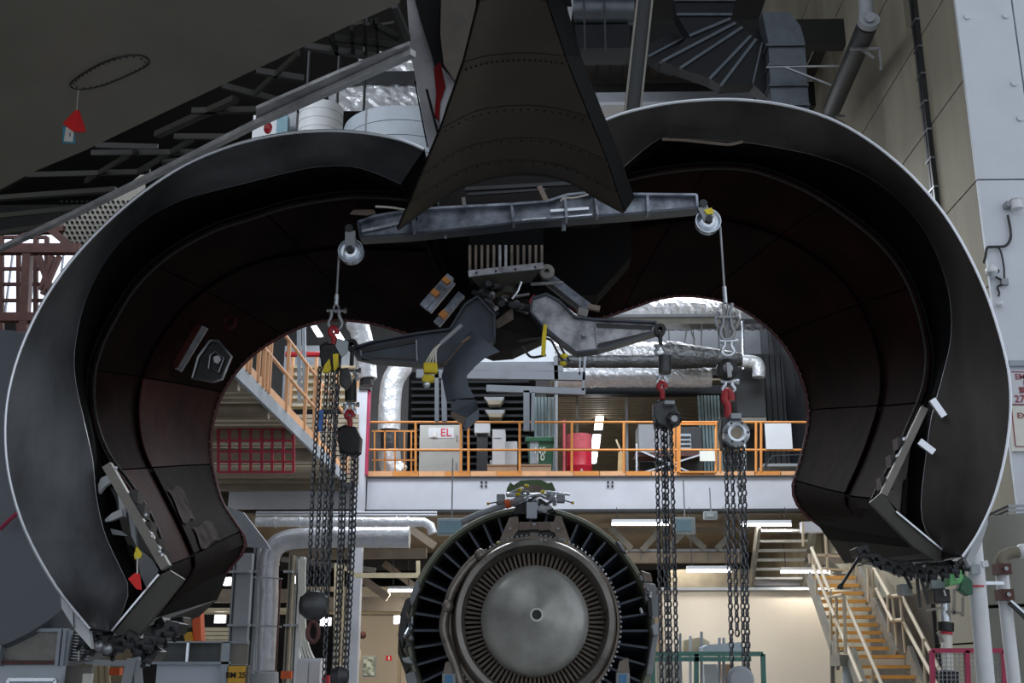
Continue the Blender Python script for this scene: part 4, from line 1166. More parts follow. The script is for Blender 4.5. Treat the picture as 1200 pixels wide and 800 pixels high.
for (a, b, Ya_, Yb_) in rails:
    MB().cyl(P(*a, Ya_ * 0.8 + 0.4), P(*b, Yb_ * 0.8 + 0.1), 0.03, 8).build('handrail', 'handrail', t)
for (x, y0, x2, y1, Y) in ((956, 655, 957, 697, 24), (966, 675, 967, 680, 23.5), (980, 700, 981, 765, 22.6), (989, 698, 991, 766, 18.9), (1017, 666, 1018, 705, 24), (1040, 698, 1042, 740, 23), (1046, 700, 1052, 764, 22.8), (1055, 699, 1061, 765, 22.5), (1082, 748, 1085, 805, 21.4), (1022, 783, 1023, 810, 21), (1022, 667, 1023, 700, 24), (973, 690, 974, 750, 22.9)):
    MB().cyl(P(x, y0, Y * 0.8 + 0.3), P(x2, y1, Y * 0.8 + 0.3), 0.024, 8).build('baluster', 'handrail', t)
t = T('landing_guard', 'slim grey guard bars above the stair landing', 'guard')
for (x0, y0, x1, y1) in ((967, 624, 970, 671), (952, 640, 953, 668), (941, 612, 941, 640), (996, 650, 997, 680), (1003, 650, 1004, 674), (958, 650, 1008, 653), (958, 666, 1000, 668)):
    MB().bar(P(x0, y0, 20.9), P(x1, y1, 20.9), 0.035).build('bar', 'handrail', t)
for k, (x0, y0, x1, y1) in enumerate(((975, 622, 1000, 642), (968, 658, 985, 672))):
    o = MB().bar(P(x0, y0, 21.2), P(x1, y1, 21.2), 0.11).build('brace', 'stair_grey'); tag(o, ('upper' if k == 0 else 'lower') + ' grey diagonal brace behind the stair landing', 'brace')
o = MB().bpx(940, 611, 985, 623, 21.4, 0.2).build('grey_girder', 'beam_grey'); tag(o, 'pale grey girder above the stair landing', 'girder')
o = MB().bpx(950, 648, 1008, 659, 21.4, 0.2).build('brown_girder', 'tan_beam'); tag(o, 'brown girder behind the stair landing', 'girder')
o = MB().bpx(980, 672, 996, 690, 21.45, 0.15).build('girder_post', 'tan_beam'); tag(o, 'short brown post below the brown girder at the landing', 'post')
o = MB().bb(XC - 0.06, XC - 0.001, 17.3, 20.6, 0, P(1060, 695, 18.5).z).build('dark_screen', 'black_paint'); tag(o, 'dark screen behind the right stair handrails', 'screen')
# ground equipment at right
t = T('green_bag', 'bright green bag with white mark hanging under the right cowl', 'bag')
MB().ppx([(1113, 666), (1118, 661), (1127, 665), (1130, 677), (1126, 684), (1117, 685), (1112, 687)], 9.6, 0.12).build('bag_body', 'green_bag', t, bevel=0.015)
MB().ppx([(1130, 672), (1140, 680), (1141, 696), (1134, 698), (1124, 690)], 9.65, 0.1).build('bag_side', 'bin_green', t, bevel=0.01)
MB().ppx([(1120, 670), (1122, 671), (1122, 679), (1120, 677)], 9.58, 0.03).build('white_mark', 'card_white', t)
t = T('actuator_box', 'grey and black actuator box under the right cowl', 'box')
MB().bpx(1091, 677, 1108, 690, 9.8, 0.15).build('upper_housing', 'lamp_grey', t, bevel=0.01)
MB().bpx(1095, 690, 1114, 706, 9.75, 0.2).build('lower_housing', 'black_paint', t, bevel=0.01)
MB().bar(P(1106, 691, 9.7), P(1108, 698, 9.7), 0.012).build('white_mark', 'card_white', t)
t = T('lamp_case', 'pale green-grey lamp case in the shadow under the right cowl', 'lamp')
MB().bpx(1057, 684, 1070, 696, 10.2, 0.15).build('housing', 'green_bag' if False else 'lamp_grey', t)
MB().bpx(1069, 682, 1077, 695, 10.15, 0.12).build('lens', 'cream_steel', t)
t = T('hydrant_valve', 'steel hydrant valve stack with red band near the magenta cage', 'valve')
MB().cyl(P(1107, 705, 13), P(1108, 728, 13), 0.055, 14).build('upper_pipe', 'zinc', t, True)
MB().cyl(P(1108, 729, 13), P(1108, 739, 13), 0.09, 14).build('valve_body', 'black_paint', t, True)
MB().cyl(P(1109, 740, 13), P(1111, 785, 13), 0.06, 14).build('lower_pipe', 'card_white', t, True)
MB().cyl(P(1109, 740, 12.99), P(1109, 743, 12.99), 0.066, 14).build('red_band', 'text_red', t)
MB().cyl(P(1112, 786, 13), P(1112, 840, 13), 0.1, 14).build('base', 'hoist_black', t, True)
for (x0, y0, x1, y1) in ((1086, 715, 1104, 712), (1110, 716, 1126, 718), (1099, 740, 1105, 752), (1118, 690, 1118, 720), (1128, 700, 1128, 722)):
    MB().bar(P(x0, y0, 12.9), P(x1, y1, 12.9), 0.03).build('arm', 'stair_grey', t)
t = T('mesh_cage', 'magenta painted tube cage with wire mesh at lower right', 'cage')
for (x0, y0, x1, y1) in ((1092, 762, 1177, 762), (1092, 762, 1094, 840), (1133, 762, 1136, 840), (1176, 762, 1179, 840)):
    MB().bar(P(x0, y0, 12), P(x1, y1, 12), 0.045).build('frame_tube', 'magenta', t)
wm = MB()
for k in range(17):
    wm.bar(P(1094 + k * 5, 763, 12.02), P(1096 + k * 5, 838, 12.02), 0.006)
for k in range(14):
    wm.bar(P(1094, 766 + k * 5, 12.03), P(1177, 766 + k * 5, 12.03), 0.006)
wm.build('wire_mesh', 'steel_paint', t, stuff=True)
t = T('side_strut', 'dark diagonal steel strut at the right picture edge', 'strut')
MB().bar(P(1184, 705, 10.9), P(1215, 735, 10.9), 0.05).build('tube', 'steel_dark', t)
MB().bar(P(1184, 703, 10.88), P(1215, 731, 10.88), 0.02).build('edge', 'zinc', t)

# ---------------- tanks and foil sheet upper left ----------------
def tank(x0, x1, y0, Y, rings, mat, lab, seam=None):
    t = T('silo_tank', lab, 'tank')
    a, b = P(x0, y0, Y), P(x1, y0, Y); r = (b.x - a.x) / 2; c = (a.x + b.x) / 2
    z = a.z; h = rings
    for k in range(5):
        MB().lathe([(r, z - (k + 1) * h + 0.015), (r, z - k * h), (r * (0.985), z - k * h + 0.012)] if k else [(r, z - h + 0.015), (r, z), (0.01, z + r * 0.12)], (c, Y + r, 0), 48, axis='Z').build('ring', mat, t, True)
    MB().lathe([(0.01, z - 5 * h), (r * 0.98, z - 5 * h), (r * 0.98, z - 0.02)], (c, Y + r, 0), 40, axis='Z').build('core', 'steel_dark', t, True)
    for s in (-0.7, 0.7):
        MB().cyl((c + s * r, Y + r, z - 0.3), (c + s * r, Y + r, 18.0), 0.03, 8).build('hanger_rod', 'steel_dark', t)
    if seam:
        p = P(seam, y0, Y)
        MB().bb(p.x - 0.02, p.x + 0.02, Y - 0.03 + 0.2, Y + 0.3, z - 3, z + 0.04).build('seam_strip', 'steel_paint', t)
tank(346, 398, 116, 20, 0.19, 'tank_light' if 'tank_light' in MATS else 'wall_blue', 'smaller pale ribbed silo tank behind the left cowl')
tank(392, 540, 124, 21.5, 0.34, 'tank_blue', 'wide blue-grey silo tank behind the left cowl', 428)
t = T('foil_sheet', 'crumpled bright foil insulation sheet above the silo tanks', 'sheet')
def crumple(x0, y0, x1, y1, Y, nx, ny, mat, t, name='sheet_section'):
    rows = []
    for j in range(ny + 1):
        rows.append([P(x0 + (x1 - x0) * i / nx, y0 + (y1 - y0) * j / ny, Y + random.uniform(-.06, .06)) for i in range(nx + 1)])
    MB().grid(rows).build(name, mat, t, False, 0.01)
crumple(385, 92, 505, 130, 25, 18, 7, 'foil', t)
crumple(420, 55, 505, 86, 25, 12, 5, 'foil', t)
MB().bpx(395, 84, 505, 94, 24.7, 0.2).build('strap_beam', 'steel_dark', t)
o = MB().bpx(324, 135, 337, 157, 21, 0.2).build('cladding_sheet', 'lens_blue'); tag(o, 'small blue panel left of the silo tanks', 'panel')
o = MB().bpx(337, 130, 347, 157, 21.4, 0.2).build('cladding_sheet', 'steel_paint'); tag(o, 'grey panel beside the small blue panel', 'panel')
o = MB().ball(P(314, 150, 14), 0.06, 8, (1, 1, 1.5)).build('red_plug', 'hook_red'); tag(o, 'small dark red plug below the flap edge', 'plug')
o = MB().bpx(296, 135, 330, 165, 22, 0.1).build('cladding_sheet', 'box_white'); tag(o, 'white panel behind the small dark red plug', 'panel')

# ---------------- aircraft wing ----------------
ZW = 6.2
t = T('aircraft_wing', 'pale olive grey wing underside filling the upper left corner', 'wing')
edge = [(478, -30), (468, 4), (400, 34), (300, 81), (200, 128), (100, 176), (42, 200), (0, 222), (-80, 262)]
ep = [PZ(x, y, ZW) for x, y in edge]
near = [V((ep[-1].x - 2, 4, ZW)), V((-8, 0, ZW)), V((0.0, 0.0, ZW)), V((ep[0].x + 0.1, 3, ZW))]
MB().poly(ep + near, (0, 0, 0.05)).build('lower_skin', 'wing_skin', t)
strip = [(484, 62), (400, 100), (300, 145), (187, 202), (95, 247), (0, 292), (-80, 332)]
sp_ = [PZ(x, y, ZW - 0.05) for x, y in strip]
MB().poly([p + V((0, 0, 0.75)) for p in ep] + [p + V((0, 0.1, 0.8)) for p in reversed(sp_)], (0, 0, 0.05)).build('cove_roof', 'wing_dark', t)
for a, b in zip(sp_[:-1], sp_[1:]):
    MB().bar(a, b, 0.06, 0.05).build('trailing_edge', 'flap_edge', t)
up = [PZ(x, y, ZW) for x, y in ((480, 50), (400, 82), (300, 126))]
lo = [PZ(x, y, ZW) for x, y in ((482, 62), (400, 99), (300, 144))]
MB().grid([up, lo]).build('flap_lip', 'flap_edge', t, False, 0.03)
bars = [((32, 205), (176, 201), .035, 'wing_primer'), ((0, 232), (136, 222), .07, 'wing_primer'), ((0, 253), (97, 243), .05, 'wing_primer'), ((0, 273), (60, 264), .05, 'wing_primer'),
        ((112, 170), (185, 172), .03, 'wing_metal'), ((107, 179), (230, 178), .03, 'wing_metal'), ((204, 160), (278, 160), .035, 'wing_metal'), ((162, 201), (226, 163), .035, 'wing_metal'),
        ((184, 158), (276, 116), .09, 'wing_primer'), ((190, 190), (210, 188), .02, 'wing_metal'), ((300, 83), (356, 92), .05, 'wing_metal'), ((357, 54), (442, 67), .06, 'wing_metal'),
        ((392, 45), (466, 54), .04, 'wing_dark'), ((300, 132), (380, 92), .035, 'wing_metal'), ((225, 130), (320, 128), .05, 'wing_primer'), ((260, 100), (330, 118), .04, 'wing_metal'), ((385, 40), (396, 62), .04, 'wing_dark'), ((412, 32), (414, 60), .04, 'wing_dark'), ((427, 26), (429, 62), .03, 'wing_dark'), ((441, 24), (443, 62), .03, 'wing_dark'), ((435, 26), (466, 44), .04, 'wing_dark'), ((462, 6), (478, 45), .06, 'wing_metal'), ((100, 212), (160, 176), .03, 'wing_primer'), ((350, 62), (300, 108), .03, 'wing_primer')]
for (a, b, w_, mt) in bars:
    MB().bar(PZ(*a, ZW + 0.06), PZ(*b, ZW + 0.06), w_ * 0.7, 0.05).build('cove_rib', mt, t)
for (x0, x1) in ((392, 411), (414, 426), (429, 441), (444, 462)):
    MB().poly([PZ(x, y, ZW + 0.2) for x, y in ((x0, 30), (x1, 27), (x1, 62), (x0, 60))], (0, 0, .02)).build('cove_panel', 'wing_primer', t)
pts = [PZ(x, y, ZW - 0.005) for x, y in ((82, 99), (95, 88), (120, 74), (145, 66), (165, 65), (175, 71), (170, 78), (150, 88), (120, 100), (100, 104), (88, 104))]
MB().tube(pts, 0.008, 6, closed=True, sub=4).build('access_ring', 'black_paint', t)
pc = sum(pts, V()) / len(pts)
ring = cr(pts, 30, True)
for p in ring:
    q = pc.lerp(p, 0.9)
    MB().cyl(q, q + V((0, 0, -0.006)), 0.008, 6).build('screw', 'black_paint', t)
MB().poly([pc.lerp(p, 0.985) + V((0, 0, -0.001)) for p in ring], (0, 0, 0.004)).build('access_panel', 'wing_skin', t)
t = T('warning_streamer', 'small red cloth streamer with blue and white card hanging from the wing', 'streamer')
q = PZ(92, 104, ZW); Ys = q.y
MB().cyl(q, P(90, 129, Ys), 0.004, 6).build('cord', 'cord', t)
MB().ppx([(87, 129), (92, 128), (100, 152), (96, 154), (85, 153), (73, 144), (80, 137)], Ys, 0.03).build('flag', 'red_flag', t, bevel=0.008)
MB().ppx([(74, 148), (87, 148), (88, 168), (73, 167)], Ys + 0.04, 0.006).build('card', 'card_blue', t)
MB().ppx([(77, 149), (87, 150), (85, 166), (75, 165)], Ys + 0.032, 0.006).build('printed_label', 'card_white', t)
textpx('I', 0.05, 'text_grey', t, 82, 158, Ys + 0.03)

# ---------------- pylon ----------------
t = T('engine_pylon', 'dark aircraft pylon with brown trough-shaped heat shield overhead', 'pylon')
st = [([(567, -40), (585, -46), (602, -48), (620, -46), (636, -40)], 4.3),
      ([(562, 0), (582, -6), (602, -8), (622, -6), (641, 0)], 4.7),
      ([(544, 71), (570, 64), (600, 61), (632, 61), (661, 64)], 5.5),
      ([(517, 149), (561, 128), (612, 122), (655, 126), (689, 135)], 6.3),
      ([(494, 203), (544, 172), (612, 160), (665, 167), (710, 186)], 6.9),
      ([(481, 235), (544, 197), (605, 186), (669, 196), (722, 223)], 7.25),
      ([(466, 268), (500, 243), (544, 217), (605, 203), (662, 210), (703, 233), (731, 248)], 7.5)]
rowsA = [cr([P(x, y, Y) for x, y in pts], 21) for pts, Y in st]
for k in range(len(rowsA) - 1):
    a, b = rowsA[k], rowsA[k + 1]
    mid = [[p.lerp(q, f) for p, q in zip(a, b)] for f in (0.0, 0.33, 0.66, 0.985)]
    hp = MB().grid(mid).build('heat_shield_panel', 'heat_brown', t, True, 0.015)
    MB().tube([p + V((0, 0, -0.004)) for p in b], 0.007 if k < 5 else 0.012, 6, smooth=False).build('panel_seam', 'heat_seam', t)
    if k >= 2:
        rv = MB()
        for p, q in zip([a_.lerp(b_, 0.12) for a_, b_ in zip(a, b)], b):
            rv.cyl(p + V((0, 0, -0.016)), p + V((0, -0.004, 0)), 0.006, 5)
        rv.build('rivet_row', 'heat_seam', hp, stuff=True)
side = [[r[-1] for r in rowsA], [r[-1] + V((0.10, 0.3, 0.12 + 0.02 * i)) for i, r in enumerate(rowsA)]]
MB().grid(side).build('side_wall', 'black_duct', t, False, 0.02)
side = [[r[0] for r in rowsA], [r[0] + V((-0.02, 0.35, 0.2)) for i, r in enumerate(rowsA)]]
MB().grid(side).build('side_wall', 'black_duct', t, False, 0.02)
# upper body of the pylon over the trough
MB().add([P(520, -60, 7.8), P(660, -60, 7.8), P(690, 140, 8.4), P(505, 150, 8.4), P(520, -60, 9.3), P(650, -60, 9.3), P(690, 140, 9.3), P(505, 150, 9.3)], [(0, 1, 2, 3), (4, 5, 6, 7), (0, 4, 7, 3), (1, 5, 6, 2), (3, 2, 6, 7), (0, 1, 5, 4)]).build('body', 'black_duct', t)
MB().ppx([(640, -40), (675, -40), (672, 0), (665, 64), (660, 62), (655, 30), (645, 0)], 8.0, 0.1).build('fairing', 'pylon_white', t)
MB().ppx([(474, -40), (487, -40), (500, 40), (512, 85), (530, 150), (503, 176), (494, 130), (481, 60)], 8.2, 0.1).build('fairing', 'pylon_white', t)
MB().ppx([(476, -40), (510, -40), (514, 0), (520, 80), (514, 95), (505, 60), (492, 20)], 8.1, 0.05).build('fairing', 'black_duct', t)
MB().ppx([(508, 80), (516, 72), (522, 100), (516, 118), (514, 141), (509, 134), (511, 110)], 8.05, 0.04).build('hinge_streak', 'hinge_red', t)
MB().ppx([(517, 78), (534, 96), (524, 120), (516, 148), (515, 120), (520, 100)], 8.08, 0.04).build('fairing', 'pylon_white', t)
MB().ppx([(518, -40), (560, -40), (556, 30), (542, 70), (533, 95), (520, 75), (516, 40)], 7.95, 0.05).build('side_skin', 'heat_brown', t)
MB().bar(P(500, 105, 8.05), P(513, 155, 8.05), 0.02).build('fairing_seam', 'black_duct', t)
MB().bar(P(486, 95, 8.05), P(501, 172, 8.05), 0.012).build('fairing_seam', 'black_duct', t)
# lower structure
MB().ppx([(466, 190), (735, 190), (740, 300), (700, 345), (640, 350), (540, 350), (470, 330)], 9.2, 0.3).build('lower_structure', 'black_duct', t)
MB().ppx([(500, 243), (544, 217), (605, 203), (662, 210), (703, 233), (703, 262), (500, 262)], 8.6, 0.1).build('bulkhead', 'soot', t)
for (x0, y0, x1, y1, w_, mt) in ((545, 222, 690, 214, .03, 'steel_dark'), (543, 232, 545, 246, .03, 'stair_grey'), (632, 219, 641, 238, .04, 'blade'), (548, 228, 640, 222, .02, 'steel_dark'), (655, 236, 695, 229, .02, 'cream_steel')):
    MB().bar(P(x0, y0, 8.3), P(x1, y1, 8.3), w_).build('fitting', mt, t)
# precooler exhaust grille
g = T('outlet_grille', 'louvred outlet box with pale rim under the pylon', 'grille')
MB().ppx([(549, 272), (637, 268), (637, 312), (549, 321)], 8.62, 0.25).build('box_body', 'black_duct', g)
for k in range(13):
    x = 551 + k * 7.0
    MB().bar(P(x, 290, 8.5), P(x, 320 - k * 0.7, 8.5), 0.02, 0.11, (0, 1, 0)).build('fin', 'alu_light' if k in (5, 6) else 'engine_brown', g)
MB().bar(P(549, 321, 8.42), P(637, 311.5, 8.42), 0.05, 0.03, (0, 1, 0)).build('rim', 'alu_light', g)
for k in range(4):
    p = P(558 + k * 23, 319.5 - k * 2.4, 8.38)
    MB().cyl(p, p + V((0, 0.02, 0)), 0.008, 6).build('rim_notch', 'black_paint', g)
MB().add([P(550, 323, 8.42), P(636, 314, 8.42), P(622, 331, 8.5), P(562, 337, 8.5), P(550, 323, 8.8), P(636, 314, 8.8), P(622, 331, 8.8), P(562, 337, 8.8)], [(0, 1, 2, 3), (4, 5, 6, 7), (0, 1, 5, 4), (2, 3, 7, 6), (1, 2, 6, 5), (0, 3, 7, 4)]).build('pan', 'olive_panel', g)
# mount and plumbing
g = T('engine_mount', 'sooty brown engine mount fitting with pipes below the louvred box', 'mount')
MB().cyl(P(592, 330, 8.6), P(592, 346, 8.6), 0.09, 16).build('collar', 'olive_panel', g, True)
MB().ppx([(555, 352), (580, 362), (602, 354), (622, 362), (640, 375), (638, 392), (600, 410), (576, 412), (556, 404), (548, 380)], 8.6, 0.3).build('shroud', 'soot', g, bevel=0.02)
MB().ppx([(575, 380), (601, 360), (602, 374), (578, 388)], 8.55, 0.08).build('bracket', 'engine_brown', g)
MB().ppx([(556, 386), (582, 384), (632, 398), (604, 408), (574, 412), (556, 402)], 8.52, 0.08).build('bracket', 'soot', g)
MB().ppx([(620, 352), (626, 344), (629, 352), (624, 366)], 8.5, 0.05).build('plug', 'hook_red', g)
random.seed(11)
for k in range(12):
    x, y = random.uniform(562, 612), random.uniform(334, 365)
    pts = [P(x, y, 8.5), P(x + random.uniform(-10, 10), y + random.uniform(-6, 6), 8.42), P(x + random.uniform(-16, 16), y + random.uniform(-6, 10), 8.5)]
    MB().tube(pts, 0.012 + 0.008 * (k % 3), 6).build('pipe', 'steel' if k % 3 == 0 else 'steel_dark', g, True)
for k in range(9):
    x, y = random.uniform(565, 610), random.uniform(338, 366)
    p = P(x, y, 8.45)
    MB().cyl(p, p + V((0.03, 0, 0.02)), 0.022, 6).build('fitting', 'steel' if k % 2 else 'engine_brown', g)
MB().tube([P(x, y, 8.4) for x, y in ((600, 350), (606, 342), (609, 335), (611, 330))], 0.01, 6).build('pipe', 'zinc', g, True)

# ---------------- thrust reverser halves ----------------
def seg(curves, ns, Y):
    out = []
    for c, n in zip(curves, ns):
        pts = cr([P(x, y, Y) for x, y in c], n)
        out += pts if not out else pts[1:]
    return out


def tr(pts, dy, c=None, k=1.0):
    """same section further along the duct axis, scaled about the axis"""
    return [V((c.x + (p.x - c.x) * k - 0.03 * dy, p.y + dy, c.z + (p.z - c.z) * k + 0.085 * dy)) for p in pts]


def cowl(t, C0, C1, C3, C5, ns, Ya, dB, dI, Yf, cpx, band, lmats, us, olive):
    c = P(cpx[0], cpx[1], Ya)
    s0 = seg([C0], [64], Ya); s1 = seg([C1], [64], Ya + dB)
    # outer wall inner face: trailing-edge ring split in panels
    cuts = [0, 13, 27, 42, 55, 63]
    for a, b in zip(cuts[:-1], cuts[1:]):
        rows = [[p.lerp(q, f) for p, q in zip(s0[a:b + 1], s1[a:b + 1])] for f in (0, .25, .5, .75, 1)]
        MB().grid(rows).build('nozzle_panel', band, t, True, 0.012)
    MB().tube(s0, 0.011, 6, smooth=False).build('trailing_edge', 'bare_edge', t, True)
    MB().tube(s1, 0.007, 6, smooth=False).build('inner_lip', 'steel', t, True)
    out1 = tr(s0, 0.5, c, 1.02); out2 = tr(s0, 1.5, c, 1.03); out3 = tr(s0, Yf - Ya, c, 1.02)
    MB().grid([s0, out1, out2, out3]).build('outer_skin', 'skin_white', t, True, 0.01)
    s2 = tr(s1, Yf - Ya - dB, c, 0.9)
    MB().grid([s1, tr(s1, 0.5, c, 0.99), s2]).build('fan_duct_wall', 'black_duct', t, True, 0.01)
    i0 = seg(C3, ns, Ya + dI); i1 = seg(C5, ns, Yf)
    n = len(i0)
    # backing liner just outside the heat shield
    def S(u, v):
        x = u * (n - 1); j = min(int(x), n - 2); f = x - j
        a = i0[j].lerp(i0[j + 1], f); b = i1[j].lerp(i1[j + 1], f)
        p = a.lerp(b, v)
        d = V((p.x - c.x, 0, p.z - c.z))
        bow = 0.05 * math.sin(v * PI)
        return p + d.normalized() * (bow + (0.03 if v < 0.36 else 0))
    rows = []
    for j in range(13):
        v = j / 12
        rows.append([S(i / 60, v) + V((S(i / 60, v).x - c.x, 0, S(i / 60, v).z - c.z)).normalized() * 0.03 for i in range(61)])
    MB().grid(rows).build('inner_wall', 'black_duct', t, True, 0.01)
    vs = [0, 0.355, 1]
    q = 0
    for j in range(2):
        for i in range(len(us) - 1):
            u0, u1 = us[i] + 0.0012, us[i + 1] - 0.0012
            v0, v1 = vs[j] + 0.003, vs[j + 1] - 0.003
            rows = [[S(u0 + (u1 - u0) * a / 10, v0 + (v1 - v0) * b / 5 + (0.005 if j else 0)) for a in range(11)] for b in range(6)]
            MB().grid(rows).build('heat_shield_panel', lmats[q % len(lmats)], t, True, 0.012)
            q += 1
    sl = MB().tube(i1, 0.022, 8, smooth=False).build('edge_seal', 'maroon_seal', t, True)
    fb = MB()
    for j in range(0, n, 1):
        p = i1[j] + V((0, -0.022, 0))
        fb.cyl(p, p + V((0, -0.012, 0)), 0.006, 5)
    fb.build('fastener_row', 'steel', t, stuff=True)
    MB().tube([p + V((0, -0.01, 0)) for p in i0], 0.012, 6, smooth=False).build('aft_rim', 'soot', t, True)
    # duct bulkhead between outer wall and inner wall
    mid = cr(i1, 64)
    MB().grid([s2, [p + V((0, -0.02, 0)) for p in mid]]).build('duct_bulkhead', 'black_duct', t, True, 0.01)
    # hinge-side end wall
    MB().grid([[s0[0], s1[0], i0[0]], [out3[0], s2[0], i1[0]]]).build('hinge_wall', 'black_duct', t, False, 0.01)
    MB().grid([[s0[-1], s1[-1], i0[-1]], [out3[-1], s2[-1], i1[-1]]]).build('latch_wall', 'soot', t, False, 0.02)
    return c, s0, s1, i0, i1, S


tR = T('thrust_reverser', 'right thrust reverser half swung open, dark C-shaped duct', 'cowl', None)
C0 = [(703, 143), (740, 130), (800, 119), (870, 117), (940, 128), (1000, 153), (1060, 198), (1110, 256), (1150, 330), (1175, 405), (1184, 460), (1180, 520), (1166, 580), (1146, 625), (1128, 652)]
C1 = [(715, 205), (728, 197), (775, 161), (820, 163), (870, 166), (910, 172), (960, 183), (1015, 205), (1060, 240), (1092, 284), (1112, 340), (1115, 395), (1104, 445), (1092, 490), (1085, 540), (1080, 590), (1085, 620), (1103, 645)]
C3 = [[(692, 225), (735, 212), (780, 203), (830, 198), (875, 200), (915, 212), (962, 235), (1025, 282), (1062, 332), (1083, 400), (1082, 450), (1062, 502), (1045, 540), (1028, 572), (1020, 588)], [(1020, 588), (1050, 608), (1085, 633), (1112, 653)]]
C5 = [[(645, 335), (660, 352), (680, 368), (700, 373), (735, 362), (770, 350), (805, 346), (850, 353), (890, 375), (922, 408), (942, 450), (948, 490), (941, 530), (930, 568)], [(930, 568), (932, 585), (945, 602), (975, 625), (1010, 650), (1050, 672)]]
us = [0, 0.17, 0.34, 0.5, 0.66, 0.8, 1.0]
c, s0, s1, i0, i1, SR = cowl(tR, C0, C1, C3, C5, [56, 14], 8.0, 0.42, 0.6, 10.8, (893, 408), 'cowl_band_brown', ['liner', 'liner', 'liner', 'liner', 'liner', 'liner_dark', 'liner', 'liner_dark', 'liner', 'liner', 'liner', 'liner_dark'], us, None)
MB().ppx([(1020, 588), (1034, 576), (1050, 599), (1103, 643), (1118, 655), (1100, 657), (1070, 640)], 8.38, 0.05).build('beam_face', 'olive_panel', tR)
MB().bar(P(1050, 599, 8.36), P(1104, 644, 8.36), 0.012).build('bright_edge', 'bare_edge', tR)
MB().ppx([(1072, 495), (1086, 482), (1088, 545), (1078, 600), (1060, 606), (1034, 578)], 8.75, 0.05).build('recess_panel', 'stair_grey', tR)
MB().ppx([(1060, 562), (1080, 552), (1075, 600), (1056, 604)], 8.7, 0.03).build('recess_panel', 'soot', tR)
MB().ppx([(1066, 555), (1078, 515), (1082, 530), (1080, 552)], 8.7, 0.03).build('recess_panel', 'black_duct', tR)
MB().bar(P(1083, 478, 8.4), P(1035, 580, 8.4), 0.05).build('rail', 'stair_grey', tR)
for (x0, y0, x1, y1) in ((1092, 468, 1106, 488), (1077, 517, 1094, 530)):
    MB().bar(P(x0, y0, 8.3), P(x1, y1, 8.3), 0.03, 0.05).build('guide_bracket', 'bare_edge', tR)
for (x, y) in ((1060, 515), (1052, 535), (1041, 561)):
    MB().ball(P(x, y, 8.45), 0.022, 8, (1.3, 1, 1)).build('latch_pin', 'bare_edge', tR)
    MB().box(P(x - 4, y + 6, 8.5), (0.09, 0.12, 0.09)).build('latch_block', 'black_paint', tR)
MB().ppx([(1155, 597), (1158, 612), (1149, 640), (1137, 664), (1132, 655), (1146, 625)], 8.25, 0.06).build('skin_extension', 'skin_white', tR)
# latches along the lower edge
random.seed(5)
def latches(t, pts, Y, s=1.0):
    for k, (x, y) in enumerate(pts):
        p = P(x, y, Y)
        R_ = Matrix.Rotation(random.uniform(-0.6, 0.6), 3, 'Y')
        lt = MB().box(p, (0.10 * s, 0.2, 0.07 * s), R_).build('latch', 'black_paint', t, bevel=0.008)
        MB().cyl(p + V((-0.03, -0.12, -0.04)), p + V((0.03, -0.12, -0.05)), 0.022 * s, 8).build('latch_roller', 'steel_dark', lt, True)
        MB().bar(p + V((0, -0.1, 0)), p + V((random.uniform(-.05, .05), -0.14, -0.09 * s)), 0.02).build('latch_handle', 'hoist_black', lt)
latches(tR, [(1022, 655), (1035, 660), (1047, 664), (1060, 667), (1073, 669), (1086, 670), (1100, 668), (1112, 664), (1124, 660), (1008, 646)], 8.8, 1.0)
for (x0, y0, x1, y1) in ((1058, 668, 1068, 690), (1074, 672, 1078, 712), (1078, 672, 1088, 708), (1090, 664, 1086, 690), (1015, 640, 985, 687)):
    MB().bar(P(x0, y0, 9.2), P(x1, y1, 9.2), 0.022).build('stay_rod', 'black_paint', tR)
MB().ball(P(985, 687, 9.2), 0.025, 8).build('rod_end', 'black_paint', tR)
MB().tube([P(x, y, 8.36) for x, y in ((776, 163), (800, 164), (830, 167), (855, 169), (870, 166))], 0.014, 6).build('upper_lip', 'engine_brown', tR, True)

tL = T('thrust_reverser', 'left thrust reverser half swung open, dark C-shaped duct with red liner', 'cowl', None)
C0 = [(497, 175), (470, 164), (430, 156), (385, 153), (330, 157), (270, 171), (210, 197), (150, 239), (95, 292), (55, 346), (27, 402), (11, 455), (6, 505), (11, 560), (30, 622), (65, 686), (105, 737)]
C1 = [(470, 215), (440, 202), (410, 194), (370, 195), (330, 203), (287, 214), (250, 223), (207, 236), (162, 262), (125, 302), (100, 350), (88, 400), (87, 440), (97, 490), (108, 540), (112, 580), (122, 625), (140, 665), (150, 690), (142, 718), (132, 740)]
C3 = [[(480, 235), (440, 232), (400, 233), (340, 243), (295, 257), (250, 272), (200, 300), (162, 335), (138, 372), (120, 408), (111, 445), (113, 490), (128, 532), (153, 566), (178, 605), (192, 640), (199, 668)], [(199, 668), (185, 690), (168, 715), (148, 742)]]
C5 = [[(545, 395), (510, 398), (480, 391), (440, 379), (400, 374), (365, 378), (330, 393), (300, 412), (275, 437), (256, 470), (247, 508), (248, 545), (258, 585), (270, 606), (285, 627)], [(285, 627), (286, 643), (270, 663), (237, 700), (215, 725), (192, 752)]]
us = [0, 0.2, 0.36, 0.52, 0.66, 0.8, 1.0]
c, s0, s1, i0, i1, SL = cowl(tL, C0, C1, C3, C5, [56, 14], 7.15, 0.4, 0.55, 9.78, (332, 480), 'cowl_band', ['liner_dark', 'liner_dark', 'liner_dark', 'liner', 'liner_red', 'liner_dark', 'liner_dark', 'liner_dark', 'liner', 'liner_red', 'liner_dark', 'liner_dark'], us, None)
MB().ppx([(199, 668), (215, 678), (160, 748), (133, 742), (186, 674)], 7.5, 0.05).build('beam_face', 'olive_panel', tL)
